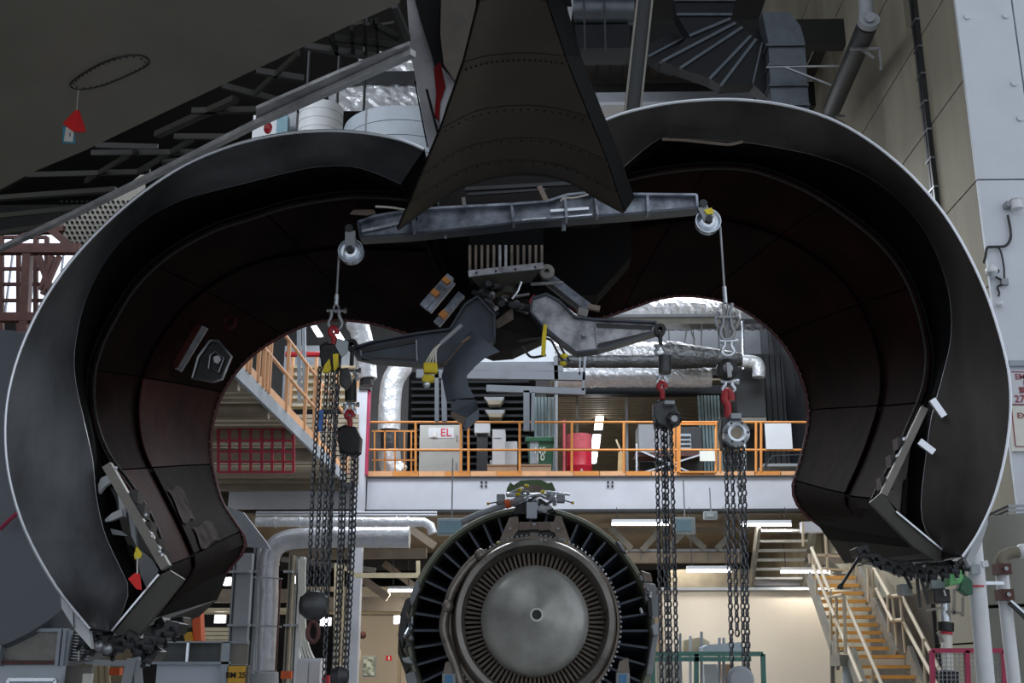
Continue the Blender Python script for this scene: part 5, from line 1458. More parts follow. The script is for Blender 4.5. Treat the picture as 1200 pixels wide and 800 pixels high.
MB().bar(P(186, 673, 7.48), P(131, 739, 7.48), 0.012).build('bright_edge', 'bare_edge', tL)
# scuffed patch on liner
rows = [[SL(u, v) + V((0, -0.02, 0)) for u in (0.72, 0.74, 0.76, 0.78, 0.8)] for v in (0.38, 0.46, 0.54, 0.62)]
for (ua, ub, va, vb) in ((0.70, 0.755, 0.40, 0.58), (0.765, 0.80, 0.48, 0.74)):
    rr_ = [[SL(ua + (ub - ua) * i / 6 + 0.003 * math.sin(j * 1.1), va + (vb - va) * j / 6 + 0.012 * math.sin(i * 0.9)) + V((0.012, -0.035, 0.012)) for i in range(7)] for j in range(7)]
    MB().grid(rr_).build('scuffed_patch', 'liner_scuffed', tL, True)
# window with brackets
MB().ppx([(108, 558), (125, 548), (170, 586), (186, 670), (170, 694), (161, 694), (130, 640), (112, 590)], 7.9, 0.05).build('recess_panel', 'stair_grey', tL)
MB().ppx([(132, 645), (153, 638), (166, 660), (158, 690), (146, 680)], 7.85, 0.03).build('recess_panel', 'soot', tL)
MB().ppx([(108, 560), (118, 556), (122, 600), (118, 600)], 7.85, 0.03).build('recess_panel', 'black_duct', tL)
MB().ppx([(160, 640), (178, 655), (186, 668), (172, 690), (164, 672)], 7.8, 0.03).build('recess_panel', 'steel_paint', tL)
for k, (pts, mt) in enumerate(((((112, 576), (118, 560), (126, 556), (129, 565), (122, 570), (116, 578)), 'skin_white'), (((119, 612), (131, 601), (142, 596), (144, 604), (130, 610)), 'skin_white'), (((138, 576), (146, 588), (147, 606), (140, 600)), 'skin_white'), (((150, 600), (158, 614), (160, 640), (154, 628)), 'steel_paint'), (((125, 618), (142, 622), (150, 628), (132, 626)), 'steel_paint'), (((128, 570), (136, 574), (150, 596), (140, 594)), 'steel_dark'))):
    MB().ppx(pts, 7.6 + 0.02 * k, 0.04).build('bracket', mt, tL)
MB().bar(P(126, 545, 7.5), P(195, 665, 7.5), 0.06).build('rail', 'stair_grey', tL)
for (x, y) in ((160, 583), (167, 600), (175, 620), (184, 640), (190, 652)):
    MB().box(P(x, y, 7.55), (0.06, 0.12, 0.09)).build('latch_block', 'black_paint', tL)
for (x, y) in ((136, 548), (171, 603), (178, 628), (187, 646), (190, 650)):
    MB().ball(P(x, y, 7.45), 0.013, 8).build('latch_pin', 'bare_edge', tL)
MB().ppx([(71, 697), (104, 736), (107, 760), (88, 738), (72, 712)], 7.2, 0.05).build('skin_extension', 'skin_white', tL)
MB().bar(P(86, 716, 7.19), P(87, 736, 7.19), 0.005).build('skin_seam', 'black_paint', tL)
latches(tL, [(108, 745), (114, 756), (124, 750), (136, 757), (148, 752), (160, 748), (170, 756), (182, 750), (196, 742), (206, 735), (180, 765), (118, 742)], 7.55, 1.0)
latches(tL, [(150, 742), (165, 738), (190, 732), (212, 730)], 8.4, 1.0)
for (x, y) in ((116, 757), (126, 760)):
    MB().ball(P(x, y, 7.35), 0.035, 10).build('roller', 'steel', tL, True)
# box fitting and ring inside left duct
def oncowl(x, y, f=0.0):
    return P(x, y, 8.75 - f)
fp = [(225, 443), (232, 418), (246, 399), (255, 399), (271, 418), (260, 444), (250, 447)]
MB().tube([oncowl(x, y) for x, y in fp], 0.013, 6, closed=True, smooth=False).build('vent_frame', 'steel', tL, True)
MB().tube([oncowl(x, y) for x, y in ((244, 432), (246, 416), (252, 412), (262, 420), (256, 436))], 0.009, 6, closed=True, smooth=False).build('vent_frame', 'steel', tL, True)
MB().ppx([(250, 418), (256, 416), (259, 421), (255, 426), (251, 424)], 8.7, 0.01).build('vent_glass', 'skin_white', tL)
MB().ppx(fp, 8.78, 0.01).build('vent_plate', 'black_paint', tL)
MB().bar(oncowl(205, 430), oncowl(234, 380), 0.03, 0.05).build('bracket_rib', 'liner_red', tL)
MB().bar(oncowl(209, 434), oncowl(240, 383), 0.015, 0.06).build('bracket_rib', 'steel', tL)
p = oncowl(269, 378)
MB().lathe([(0.065, 0), (0.045, -0.03), (0.03, 0), (0.045, 0.02), (0.065, 0)], p, 20).build('port_ring', 'liner_red', tL, True)
MB().ppx([(410, 250), (425, 235), (436, 228), (440, 233), (434, 240), (441, 250), (430, 252)], 7.9, 0.02).build('sheared_flange', 'blade', tL)
MB().tube([P(x, y, 7.9) for x, y in ((450, 224), (470, 220), (482, 208), (490, 193))], 0.006, 6).build('cable', 'cord', tL, True)
MB().tube([P(x, y, 7.5) for x, y in ((440, 242), (458, 243), (476, 246))], 0.008, 6).build('cable', 'cord', tL, True)
t = T('warning_streamer', 'red pennant with yellow tag hanging inside the left reverser window', 'streamer')
MB().ppx([(150, 678), (158, 671), (163, 672), (165, 691), (160, 690)], 7.4, 0.02).build('pennant', 'red_flag', t)
MB().ppx([(157, 650), (160, 640), (166, 648), (164, 654), (158, 655)], 7.4, 0.015).build('tag', 'yellow', t)
MB().bar(P(161, 653, 7.4), P(161, 672, 7.4), 0.008).build('cord', 'cord', t)

# ---------------- lifting beam ----------------
YH = 7.9
t = T('lifting_beam', 'long blue-grey aluminium lifting beam under the pylon with pulley at each end', 'beam')
bp = [(421, 264), (440, 257), (480, 250), (520, 247), (600, 243), (640, 240), (665, 232), (695, 229), (703, 231), (815, 232), (816, 247), (740, 254), (620, 263), (560, 270), (480, 278), (424, 281)]
MB().ppx(bp, YH + 0.05, 0.08).build('web', 'alu', t)
for i in range(len(bp)):
    a, b = bp[i], bp[(i + 1) % len(bp)]
    MB().bar(P(*a, YH + 0.06), P(*b, YH + 0.06), 0.018, 0.14, (0, 1, 0)).build('flange', 'alu_dark' if i > 9 else 'alu', t)
for (x0, y0, x1, y1) in ((485, 252, 486, 275), (697, 231, 700, 255), (758, 232, 759, 251), (600, 244, 602, 263), (662, 236, 664, 258)):
    MB().bar(P(x0, y0, YH), P(x1, y1, YH), 0.02, 0.12, (0, 1, 0)).build('stiffener', 'alu', t)
for (x0, y0, x1, y1) in ((424, 271, 482, 258), (645, 247, 690, 244), (645, 257, 694, 252), (612, 258, 640, 256)):
    MB().bar(P(x0, y0, YH + .02), P(x1, y1, YH + .02), 0.008, 0.02).build('trim_line', 'zinc', t)
MB().tube([P(x, y, YH - 0.02) for x, y in ((657, 236), (661, 232), (672, 232), (690, 228))], 0.008, 6).build('cable', 'cord', t, True)
MB().box(P(660.5, 266, YH + 0.1), (0.03, 0.03, 0.05)).build('drain_plug', 'zinc', t)
MB().box(P(522, 277, YH + 0.1), (0.02, 0.02, 0.03)).build('drain_plug', 'zinc', t)
def pulley(x, y, ex, ey, t, ylw=False):
    c_ = P(x, y, YH)
    s = MB().lathe([(0.03, -0.03), (0.05, -0.025), (0.055, 0.0), (0.075, -0.005), (0.09, -0.03), (0.095, -0.03), (0.08, 0.0), (0.095, 0.03), (0.03, 0.03)], c_, 36).build('sheave', 'zinc', t, True)
    MB().bar(P(ex, ey, YH - 0.05), c_ + V((0, -0.05, 0)), 0.075, 0.015, (0, 1, 0)).build('side_plate', 'steel_paint', t)
    MB().bar(P(ex, ey, YH + 0.06), c_ + V((0, 0.05, 0)), 0.075, 0.015, (0, 1, 0)).build('side_plate', 'steel_paint', t)
    for q, r in ((P(ex, ey, YH), 0.03), (c_, 0.028)):
        MB().cyl(q + V((0, -0.07, 0)), q + V((0, 0.07, 0)), r, 6 if q is c_ else 12).build('pin', 'steel_dark', t, False)
    if ylw:
        MB().ppx([(825, 246), (834, 243), (837, 250), (829, 251)], YH - 0.07, 0.01).build('tag', 'yellow', t)
pulley(411.5, 295, 410.5, 271, t)
pulley(829.5, 260, 823, 242, t, True)

# chain and shackle makers
def chain(m, a, b, pitch=0.042, w=0.0155, r=0.0065, sag=0):
    L = (b - a).length; n = max(2, int(L / pitch)); d = (b - a).normalized()
    x = d.cross(V((0, 1, 0))).normalized(); y = V((0, 1, 0))
    for i in range(n):
        c_ = a.lerp(b, (i + 0.5) / n)
        s_ = x if i % 2 else y
        if i % 2 == 0:
            s_ = (y * 0.8 + x * 0.6).normalized()
        else:
            s_ = (x * 0.8 - y * 0.6).normalized()
        h = pitch * 0.62
        pts = []
        for k in range(8):
            ta = 2 * PI * k / 8
            pts.append(c_ + s_ * (math.cos(ta) * w) + d * (math.sin(ta) * (h) * (1 if abs(math.sin(ta)) > .9 else 0.95)))
        m.tube(pts, r, 4, closed=True, smooth=False)


def shackle(t, x, y0, y1, w, Y, mat='steel'):
    """bow shackle: pin on top (y0), bow down to y1"""
    pts = [P(x - w * .55, y0, Y), P(x - w * .6, y0 + (y1 - y0) * .3, Y), P(x - w, y0 + (y1 - y0) * .65, Y), P(x - w * .6, y1 - 1, Y), P(x, y1, Y), P(x + w * .6, y1 - 1, Y), P(x + w, y0 + (y1 - y0) * .65, Y), P(x + w * .6, y0 + (y1 - y0) * .3, Y), P(x + w * .55, y0, Y)]
    MB().tube(pts, 0.013, 8).build('shackle_bow', mat, t, True)
    MB().cyl(P(x - w - 2, y0, Y), P(x + w + 3, y0, Y), 0.013, 8).build('shackle_pin', mat, t, True)
    MB().cyl(P(x + w + 2, y0, Y), P(x + w + 5, y0, Y), 0.02, 6).build('shackle_nut', mat, t)
def hook(t, x, y0, y1, Y, mat='hook_red', r=0.02):
    h = y1 - y0
    MB().tube([P(x, y1, Y), P(x, y0 + h * .55, Y), P(x - 4, y0 + h * .3, Y), P(x - 2, y0, Y), P(x + 3, y0 + h * .1, Y), P(x + 4, y0 + h * .35, Y)], r, 8).build('top_hook', mat, t, True)

# wire slings
for (x0, y0, x1, y1, xs, ys0, ys1, lab) in ((397, 300, 394, 358, 393, 364, 386, 'wire rope sling with shackle hanging from the left pulley'), (844, 265, 850, 356, 852, 372, 398, 'wire rope sling hanging from the right pulley')):
    t = T('wire_sling', lab, 'sling')
    MB().cyl(P(x0, y0, YH), P(x1, y1, YH), 0.009, 8).build('wire_rope', 'steel', t, True)
    MB().cyl(P(x1 + (x0 - x1) * 0.22, y1 - (y1 - y0) * 0.22, YH), P(x1, y1 - 1, YH), 0.017, 8).build('ferrule', 'zinc', t, True)
    MB().tube([P(x1 - 2, y1, YH), P(x1 - 3, y1 + 4, YH), P(x1, ys0 + 2, YH), P(x1 + 3, y1 + 4, YH), P(x1 + 2, y1, YH)], 0.008, 6).build('eye', 'steel', t, True)
    shackle(t, xs, ys0, ys1, 8, YH)
t = T('link_chain', 'tangled grey shackles and strap above the right big hoist', 'chain')
for k, (x, y) in enumerate(((848, 372), (856, 378), (846, 384), (858, 368), (862, 378), (842, 378))):
    MB().tube([P(x, y - 12, YH + .05), P(x + 3 * (-1) ** k, y, YH + .02), P(852, 398, YH + .05)], 0.014, 6).build('strap', 'steel_paint' if k % 2 else 'tarp', t, True)
shackle(t, 853, 400, 417, 7, YH, 'zinc')

def block_link(t, x, y, rpx, Y, ys):
    R_ = rpx / F_PX * Y
    p = P(x, y, Y)
    MB().lathe([(0.001, -0.035), (R_ * 0.55, -0.04), (R_, -0.02), (R_, 0.03), (0.001, 0.04)], p, 24).build('load_cell', 'hoist_black', t, True)
    MB().lathe([(0.001, -0.05), (R_ * 0.45, -0.05), (R_ * 0.5, -0.035)], p, 16).build('hub_cap', 'steel', t, True)

def hoist(t, x, y0, y1, w, Y, face, strands, mats='hoist_grey', fl=None):
    """body from y0 to y1"""
    p = P(x, (y0 + y1) / 2, Y)
    h = (P(x, y0, Y).z - P(x, y1, Y).z)
    MB().ppx([(x - w * .5, y0 + 4), (x - w * .2, y0), (x + w * .3, y0), (x + w * .5, y0 + (y1 - y0) * .35), (x + w * .45, y1 - 4), (x + w * .1, y1), (x - w * .35, y1 - 5), (x - w * .55, y0 + (y1 - y0) * .5)], Y - 0.02, 0.14).build('gear_housing', mats, t, bevel=0.012)
    MB().ppx([(x - w * .55, y0 + 2), (x - w * .1, y0 - 3), (x, y0 + 10), (x - w * .1, y1 - 3), (x - w * .45, y1 - 2)], Y + 0.02, 0.16).build('frame_plate', 'hoist_black', t, bevel=0.01)
    if fl:
        fx, fy, fr = fl
        q = P(fx, fy, Y - 0.05); R_ = fr / F_PX * Y
        bc_ = MB().lathe([(0.001, -0.02), (R_ * 0.5, -0.02), (R_ * 0.52, -0.05), (R_ * 0.7, -0.055), (R_, -0.03), (R_, 0.04)], q, 28).build('brake_cover', face, t, True)
        MB().lathe([(0.001, -0.03), (R_ * 0.45, -0.03)], q, 20).build('name_disc', 'tan_deck' if face == 'zinc' else 'steel', bc_)
        for k in range(6):
            ta = PI / 3 * k
            s_ = q + V((math.cos(ta) * R_ * 0.84, -0.045, math.sin(ta) * R_ * 0.84))
            MB().cyl(s_, s_ + V((0, -0.012, 0)), 0.008, 6).build('bolt', 'black_paint', bc_)
    for (xa, ya, xb, yb_) in strands:
        m = MB(); chain(m, P(xa, ya, Y + 0.04), P(xb, yb_, Y + 0.04))
        m.build('load_chain', 'chain_black', t, True, stuff=True)

tA = T('chain_hoist', 'left black chain hoist with yellow fittings and several long chains', 'hoist')
hook(tA, 391, 384, 404, YH)
hoist(tA, 386, 402, 432, 22, YH, 'hoist_black', [(375, 430, 367, 560), (367, 560, 361, 700), (384, 428, 376, 560), (376, 560, 368, 700), (390, 428, 383, 560), (383, 560, 375, 700), (395, 430, 391, 520), (391, 520, 381, 700)], 'hoist_black')
MB().ppx([(380, 428), (386, 420), (388, 432), (384, 436), (378, 436)], YH - .05, 0.03).build('yellow_guard', 'yellow', tA)
MB().ppx([(390, 415), (396, 414), (396, 428), (391, 434)], YH - .05, 0.03).build('yellow_guard', 'yellow', tA)
MB().ppx([(396, 396), (408, 400), (407, 412), (400, 418), (393, 405)], YH - 0.03, 0.02).build('plate', 'lamp_grey', tA)
MB().ppx([(398, 432), (408, 430), (412, 445), (404, 456), (397, 448)], YH + .1, 0.08).build('pulley_case', 'hoist_grey', tA, bevel=0.01)
m = MB(); chain(m, P(396, 450, YH + .15), P(388, 600, YH + .15)); chain(m, P(388, 600, YH + .15), P(378, 830, YH + .15)); m.build('hand_chain', 'chain_black', tA, True, stuff=True)
b1 = MB().lathe([(0.001, -0.08), (0.06, -0.09), (0.095, -0.05), (0.1, 0), (0.095, 0.05), (0.06, 0.09), (0.001, 0.08)], P(368.5, 709, YH + .04), 20, axis='X').build('hook_block', 'hoist_grey', tA, True)
MB().lathe([(0.001, -0.085), (0.06, -0.095), (0.08, -0.06), (0.001, -0.06)], P(368.5, 709, YH + .04), 20, axis='X').build('block_cheek', 'hoist_black', tA, True)
MB().tube([P(x, y, YH + .04) for x, y in ((366, 727), (372, 733), (373, 744), (368, 752), (362, 748), (361, 738))], 0.016, 8, closed=True).build('bottom_hook', 'red_brown', tA, True)
MB().cyl(P(367, 721, YH + .04), P(367, 730, YH + .04), 0.025, 8).build('hook_neck', 'red_brown', tA, True)

tB = T('chain_hoist', 'chain hoist under the left yoke end with two doubled chains', 'hoist')
MB().cyl(P(413, 406, 8.3), P(412, 428, 8.3), 0.016, 8).build('link_rod', 'hoist_black', tB, True)
shackle(tB, 412, 434, 446, 6, 8.3, 'steel')
MB().cyl(P(411, 446, 8.3), P(411, 470, 8.3), 0.045, 12).build('swivel', 'hoist_black', tB, True)
shackle(tB, 410, 474, 487, 6, 8.3, 'zinc')
hook(tB, 410, 482, 500, 8.3)
hoist(tB, 409, 499, 533, 26, 8.3, 'hoist_black', [(401, 530, 397, 660), (397, 660, 391, 785), (405, 530, 401, 660), (401, 660, 395, 785), (414, 525, 409, 660), (409, 660, 402, 785), (419, 515, 413, 660), (413, 660, 406, 785)], 'hoist_black')
MB().lathe([(0.001, -0.05), (0.05, -0.06), (0.075, 0), (0.05, 0.06), (0.001, 0.05)], P(398, 792, 8.34), 18, axis='X').build('hook_block', 'hoist_grey', tB, True)

tC = T('chain_hoist', 'chain hoist under the right yoke end in front of the grey cabinet', 'hoist')
MB().cyl(P(773, 388, 8.3), P(774.5, 405, 8.3), 0.016, 8).build('link_rod', 'black_paint', tC, True)
shackle(tC, 774, 405, 416, 6, 8.3, 'steel')
MB().cyl(P(779, 417, 8.3), P(779, 437, 8.3), 0.048, 14).build('swivel', 'hoist_grey', tC, True)
shackle(tC, 776, 440, 450, 6, 8.3, 'zinc')
hook(tC, 776, 448, 468, 8.3)
hoist(tC, 781, 469, 501, 28, 8.3, 'hoist_grey', [(769, 493, 772, 640), (772, 640, 776, 830), (776, 497, 779, 640), (779, 640, 783, 830), (780, 499, 783, 640), (783, 640, 787, 830), (786, 497, 790, 640), (790, 640, 794, 830)], 'hoist_grey', (790, 491, 9))
MB().bpx(779, 469, 791, 473, 8.2, 0.1).build('top_cap', 'steel_paint', tC)

tD = T('chain_hoist', 'largest chain hoist, silver round brake cover, hanging at right', 'hoist')
block_link(tD, 852, 433, 13, 8.0, 0)
MB().bar(P(853, 425, 7.9), P(855, 442, 7.9), 0.03).build('cell_face', 'steel', tD)
shackle(tD, 854, 447, 460, 7, 8.0, 'zinc')
hook(tD, 853, 458, 490, 8.0, 'hook_red', 0.028)
hoist(tD, 859, 485, 526, 26, 8.0, 'zinc', [(850, 525, 854, 640), (854, 640, 858, 790), (857, 525, 861, 640), (861, 640, 864, 745), (866, 525, 869, 640), (869, 640, 872, 790), (871, 523, 874, 640), (874, 640, 877, 790)], 'hoist_grey', (862.5, 508, 15.5))
MB().bpx(857, 484, 869, 490, 7.9, 0.1).build('top_cap', 'steel_paint', tD)
MB().lathe([(0.001, -0.04), (0.07, -0.04), (0.09, -0.02), (0.09, 0.03), (0.001, 0.05)], P(867.5, 796, 8.0), 22).build('hook_block', 'steel_paint', tD, True)

# ---------------- lower yoke ----------------
t = T('engine_yoke', 'grey cradle yoke with two long plate arms below the pylon', 'yoke')
def armplate(pts, Y, mat, tt, inset=None, rim='alu_dark'):
    MB().ppx(pts, Y, 0.06).build('arm_plate', mat, tt)
    for i in range(len(pts)):
        a, b = pts[i], pts[(i + 1) % len(pts)]
        MB().bar(P(*a, Y + 0.02), P(*b, Y + 0.02), 0.014, 0.14, (0, 1, 0)).build('flange', rim, tt)
    if inset:
        for i in range(len(inset)):
            a, b = inset[i], inset[(i + 1) % len(inset)]
            MB().bar(P(*a, Y - 0.01), P(*b, Y - 0.01), 0.008, 0.03).build('rib', 'alu_light' if i % 2 else 'black_paint', tt)
armplate([(417, 409), (440, 402), (490, 393), (528, 388), (545, 360), (560, 350), (580, 372), (580, 398), (556, 424), (500, 428), (440, 424), (418, 419)], 8.35, 'alu_dark', t, [(423, 411), (488, 399), (489, 423), (424, 420)])
armplate([(624, 352), (640, 347), (655, 355), (674, 374), (700, 377), (768, 380), (769, 391), (740, 400), (700, 412), (675, 415), (655, 400), (636, 384), (622, 368)], 8.35, 'alu_light', t, [(698, 381), (765, 384), (764, 390), (700, 405)])
for (x, y) in ((413, 405), (773, 387)):
    MB().lathe([(0.018, -0.04), (0.045, -0.04), (0.045, 0.05), (0.018, 0.05)], P(x, y, 8.32), 18).build('eye', 'hoist_black', t, True)
p = P(684, 394, 8.33)
MB().lathe([(0.001, -0.05), (0.015, -0.05), (0.017, -0.02), (0.02, 0.0)], p, 12).build('pin', 'steel', t, True)
MB().bar(P(638, 322, 8.7), P(690, 362, 8.7), 0.075, 0.06, (0, 1, 0)).build('strut', 'alu', t)
MB().bar(P(636, 328, 8.68), P(684, 366, 8.68), 0.03, 0.06, (0, 1, 0)).build('strut', 'black_paint', t)
MB().bar(P(684, 362, 8.6), P(682, 370, 8.6), 0.08, 0.04, (0, 1, 0)).build('clevis', 'tarp', t)
MB().bar(P(688, 359, 8.6), P(703, 362, 8.6), 0.04, 0.04).build('clevis', 'engine_brown', t)
MB().bar(P(622, 333, 8.5), P(660, 331, 8.5), 0.02).build('rod', 'steel', t)
MB().lathe([(0.02, -0.03), (0.06, -0.03), (0.06, 0.03), (0.02, 0.03)], P(641, 319, 8.6), 14).build('lug', 'tarp', t, True)
for (x0, y0, x1, y1, w_) in ((496, 360, 528, 324, .065), (503, 365, 531, 331, .04), (512, 380, 541, 345, .06)):
    MB().bar(P(x0, y0, 8.6), P(x1, y1, 8.6), w_, 0.05, (0, 1, 0)).build('strut', 'alu', t)  # added plates standing in for bright background glimpsed through slots
for (x0, y0, x1, y1) in ((521, 331, 525, 327), (508, 346, 512, 341), (517, 372, 523, 366)):
    MB().bar(P(x0, y0, 8.55), P(x1, y1, 8.55), 0.06, 0.05, (0, 1, 0)).build('plate_band', 'orange', t)  # orange bands coloured onto the stand-in plates
for (pts) in ([(640, 392), (652, 398), (660, 412), (668, 424)], [(632, 396), (645, 398), (652, 410), (662, 428)], [(612, 405), (622, 418), (640, 416)], [(608, 400), (625, 397), (640, 398)]):
    MB().tube([P(x, y, 8.2) for x, y in pts], 0.01, 6).build('hose', 'black_paint', t, True)
for (x, y) in ((661, 417), (660, 426)):
    MB().ball(P(x, y, 8.18), 0.022, 8, (1.3, 1, 0.9)).build('hose_cap', 'yellow', t)
o = MB().ppx([(637, 380), (641, 380), (640, 400), (639, 417), (634, 416), (635, 396)], 8.15, 0.012).build('yellow_tag', 'yellow'); tag(o, 'long narrow yellow tag hanging beside the sooty mount', 'tag')
t = T('cable_bundle', 'bundle of pale leads ending in yellow wrapped connectors', 'cable')
MB().bar(P(541, 381, 8.0), P(517, 402, 8.0), 0.025).build('lead_sleeve', 'steel_paint', t)
for k in range(4):
    MB().tube([P(517, 402, 8.0), P(508 + k, 410, 7.97), P(499 + k * 4, 425, 7.98)], 0.007, 6).build('lead', 'cord', t, True)
MB().bpx(496, 424, 512, 436, 7.93, 0.07).build('yellow_wrap', 'yellow', t, bevel=0.01)
MB().ppx([(496, 438), (509, 439), (508, 446), (502, 448), (494, 446)], 7.94, 0.06).build('yellow_wrap', 'yellow', t, bevel=0.008)
MB().ball(P(500, 450, 7.97), 0.03, 8).build('connector', 'zinc', t, True)
# hanging bent sheet
t = T('bent_sheet', 'bent blue-grey metal sheet hanging below the yoke', 'sheet')
secs = [[(552, 388), (586, 412)], [(538, 404), (570, 418)], [(524, 420), (558, 428)], [(518, 440), (547, 440)], [(521, 456), (549, 452)], [(524, 470), (556, 466)]]
rows = []
for k, s_ in enumerate(secs):
    a, b = P(*s_[0], 8.15 + 0.03 * (k % 2)), P(*s_[1], 8.1)
    rows.append([a.lerp(b, f) + V((0, -0.03 * math.sin(f * PI), 0)) for f in (0, .25, .5, .75, 1)])
MB().grid(rows).build('upper_sheet', 'sheet_blue', t, True, 0.012)
MB().poly([P(528, 474, 8.1), P(535, 468, 8.1), P(558, 468, 8.05), P(561, 480, 8.05), P(553, 484, 8.1), P(545, 488, 8.1), P(530, 482, 8.12)], (0, 0.02, 0)).build('middle_sheet', 'sheet_blue', t)
MB().poly([P(553, 483, 8.05), P(561, 479, 8.05), P(561, 490, 8.05), P(547, 503, 8.0), P(541, 498, 8.0), P(546, 490, 8.0)], (0, 0.02, 0)).build('lower_flap', 'sheet_blue', t)
MB().poly([P(528, 482, 8.0), P(546, 489, 8.0), P(543, 497, 7.95), P(529, 489, 7.98)], (0, 0.02, 0)).build('brown_flap', 'sheet_brown', t)
MB().bar(P(541, 402, 8.05), P(551, 395, 8.05), 0.03, 0.02).build('brown_edge', 'sheet_brown', t)
MB().bar(P(520, 428, 8.08), P(546, 398, 8.05), 0.016, 0.01).build('brown_edge', 'sheet_brown', t)

# ---------------- the engine ----------------
eng = T('jet_engine', 'jet engine seen from behind with silver exhaust plug and guide vanes', 'engine')
tip = P(629, 720, 11.2); far = P(622.5, 739, 12.7)
ax = (far - tip).normalized()
RE = ax.to_track_quat('Y', 'Z').to_matrix().to_4x4()
ME = Matrix.Translation(tip) @ RE
def eb(m, name, mat, parent=eng, smooth=True, **k):
    o = m.build(name, mat, parent, smooth, **k)
    o.data.transform(ME)
    return o
def px2m(r, Y):
    return r / F_PX * Y / 0.985
dF = 1.45
eb(MB().lathe([(1.275, dF - 0.02), (1.30, dF - 0.06), (1.335, dF - 0.06), (1.35, dF), (1.36, dF + 0.3), (1.40, dF + 0.32), (1.40, dF + 0.4), (1.36, dF + 0.42), (1.36, dF + 1.2), (1.3, dF + 1.25), (1.27, dF + 1.2), (1.27, dF)], n=96), 'fan_case', 'engine_olive')
eb(MB().lathe([(1.275, dF + 0.5), (0.6, dF + 0.55)], n=64), 'fan_bulkhead', 'dark_gap')
eb(MB().lathe([(0.9, dF - 0.25), (0.93, dF + 0.5)], n=64), 'inner_duct_wall', 'soot')
NV = 44
vm = MB().add([(-0.012, dF + 0.05, 0.88), (0.012, dF + 0.05, 0.88), (0.10, dF + 0.38, 0.9), (0.08, dF + 0.38, 0.9), (-0.012, dF + 0.02, 1.275), (0.012, dF + 0.02, 1.275), (0.10, dF + 0.38, 1.275), (0.08, dF + 0.38, 1.275)], [(0, 1, 2, 3), (4, 5, 6, 7), (0, 1, 5, 4), (1, 2, 6, 5), (2, 3, 7, 6), (3, 0, 4, 7)])
v0 = vm.build('guide_vane', 'vane', eng)
v0.matrix_basis = ME
for k in range(1, NV):
    dup(v0, eng, ME @ Matrix.Rotation(2 * PI * k / NV, 4, 'Y') @ ME.inverted())
# core cowl and nozzle
eb(MB().lathe([(0.90, dF - 0.25), (0.885, dF - 0.45), (0.84, 0.62), (0.80, 0.55), (0.79, 0.5)], n=72), 'core_case', 'engine_brown')
eb(MB().lathe([(0.80, 0.55), (0.80, 0.38), (0.785, 0.355), (0.735, 0.37), (0.715, 0.42), (0.70, 0.62), (0.70, 0.95)], n=72), 'exhaust_nozzle', 'nozzle')
eb(MB().lathe([(0.84, 0.60), (0.865, 0.60), (0.865, 0.68), (0.84, 0.68)], n=72), 'flange_ring', 'engine_brown')
bd = MB()
for k in range(110):
    ta = 2 * PI * k / 110
    bd.ball((math.cos(ta) * 0.875, 0.6, math.sin(ta) * 0.875), 0.014, 6)
eb(bd, 'bolt_row', 'zinc', stuff=True)
eb(MB().lathe([(0.70, 0.9), (0.5, 0.92)], n=48), 'turbine_disc', 'soot')
NB = 84
b0 = MB().add([(-0.012, 0.66, 0.52), (0.009, 0.66, 0.52), (0.034, 0.84, 0.52), (0.02, 0.84, 0.52), (-0.016, 0.66, 0.70), (0.012, 0.66, 0.70), (0.045, 0.84, 0.70), (0.025, 0.84, 0.70)], [(0, 1, 2, 3), (4, 5, 6, 7), (0, 1, 5, 4), (1, 2, 6, 5), (2, 3, 7, 6), (3, 0, 4, 7)]).build('turbine_blade', 'blade', eng)
b0.matrix_basis = ME
for k in range(1, NB):
    dup(b0, eng, ME @ Matrix.Rotation(2 * PI * k / NB, 4, 'Y') @ ME.inverted())
eb(MB().lathe([(0.045, 0.06), (0.046, 0.0), (0.065, 0.0), (0.10, 0.03), (0.30, 0.16), (0.46, 0.28), (0.525, 0.36), (0.54, 0.44), (0.54, 0.8)], n=72), 'exhaust_plug', 'plug')
eb(MB().lathe([(0.001, 0.05), (0.046, 0.05)], n=20), 'plug_bore', 'black_paint')
# upper mount bracket
def ep_(x, y, d):   # engine-plane point from the photograph's frame, at depth tip.y + d
    return P(x, y, tip.y + d)
mk = MB
ht = [(597, 606), (607, 605), (608, 612), (649, 611), (651, 604), (658, 605), (672, 644), (655, 636), (650, 624), (640, 620), (608, 620), (603, 626), (600, 637), (582, 641)]
mbk = MB().poly([ep_(x, y, 0.75) for x, y in ht], (0, 0.12, 0)).build('mount_bracket', 'engine_brown', eng)
MB().poly([ep_(x, y, 0.8) for x, y in [(601, 632), (602, 624), (610, 620), (642, 620), (650, 626), (652, 634), (640, 632), (615, 632)]], (0, 0.05, 0)).build('mount_recess', 'black_paint', eng)
for (x0, x1) in ((608, 622), (630, 645)):
    MB().poly([ep_(x0, 611, 0.73), ep_(x1, 611, 0.73), ep_(x1, 621, 0.73), ep_(x0, 622, 0.73)], (0, 0.03, 0)).build('bracket_pocket', 'blade', eng, bevel=0.01)
MB().poly([ep_(621, 624, 0.7), ep_(631, 624, 0.7), ep_(632, 634, 0.7), ep_(620, 634, 0.7)], (0, 0.1, 0)).build('clevis', 'engine_brown', eng)
for (x, y) in ((598, 619), (654, 619), (660, 632), (626, 614)):
    MB().cyl(ep_(x, y, 0.74), ep_(x, y, 0.7), 0.015, 8).build('bolt', 'steel', mbk)
MB().poly([ep_(617, 588, 0.9), ep_(630, 588, 0.9), ep_(629, 607, 0.9), ep_(617, 607, 0.9)], (0, 0.1, 0)).build('blue_bracket', 'tank_blue', eng)
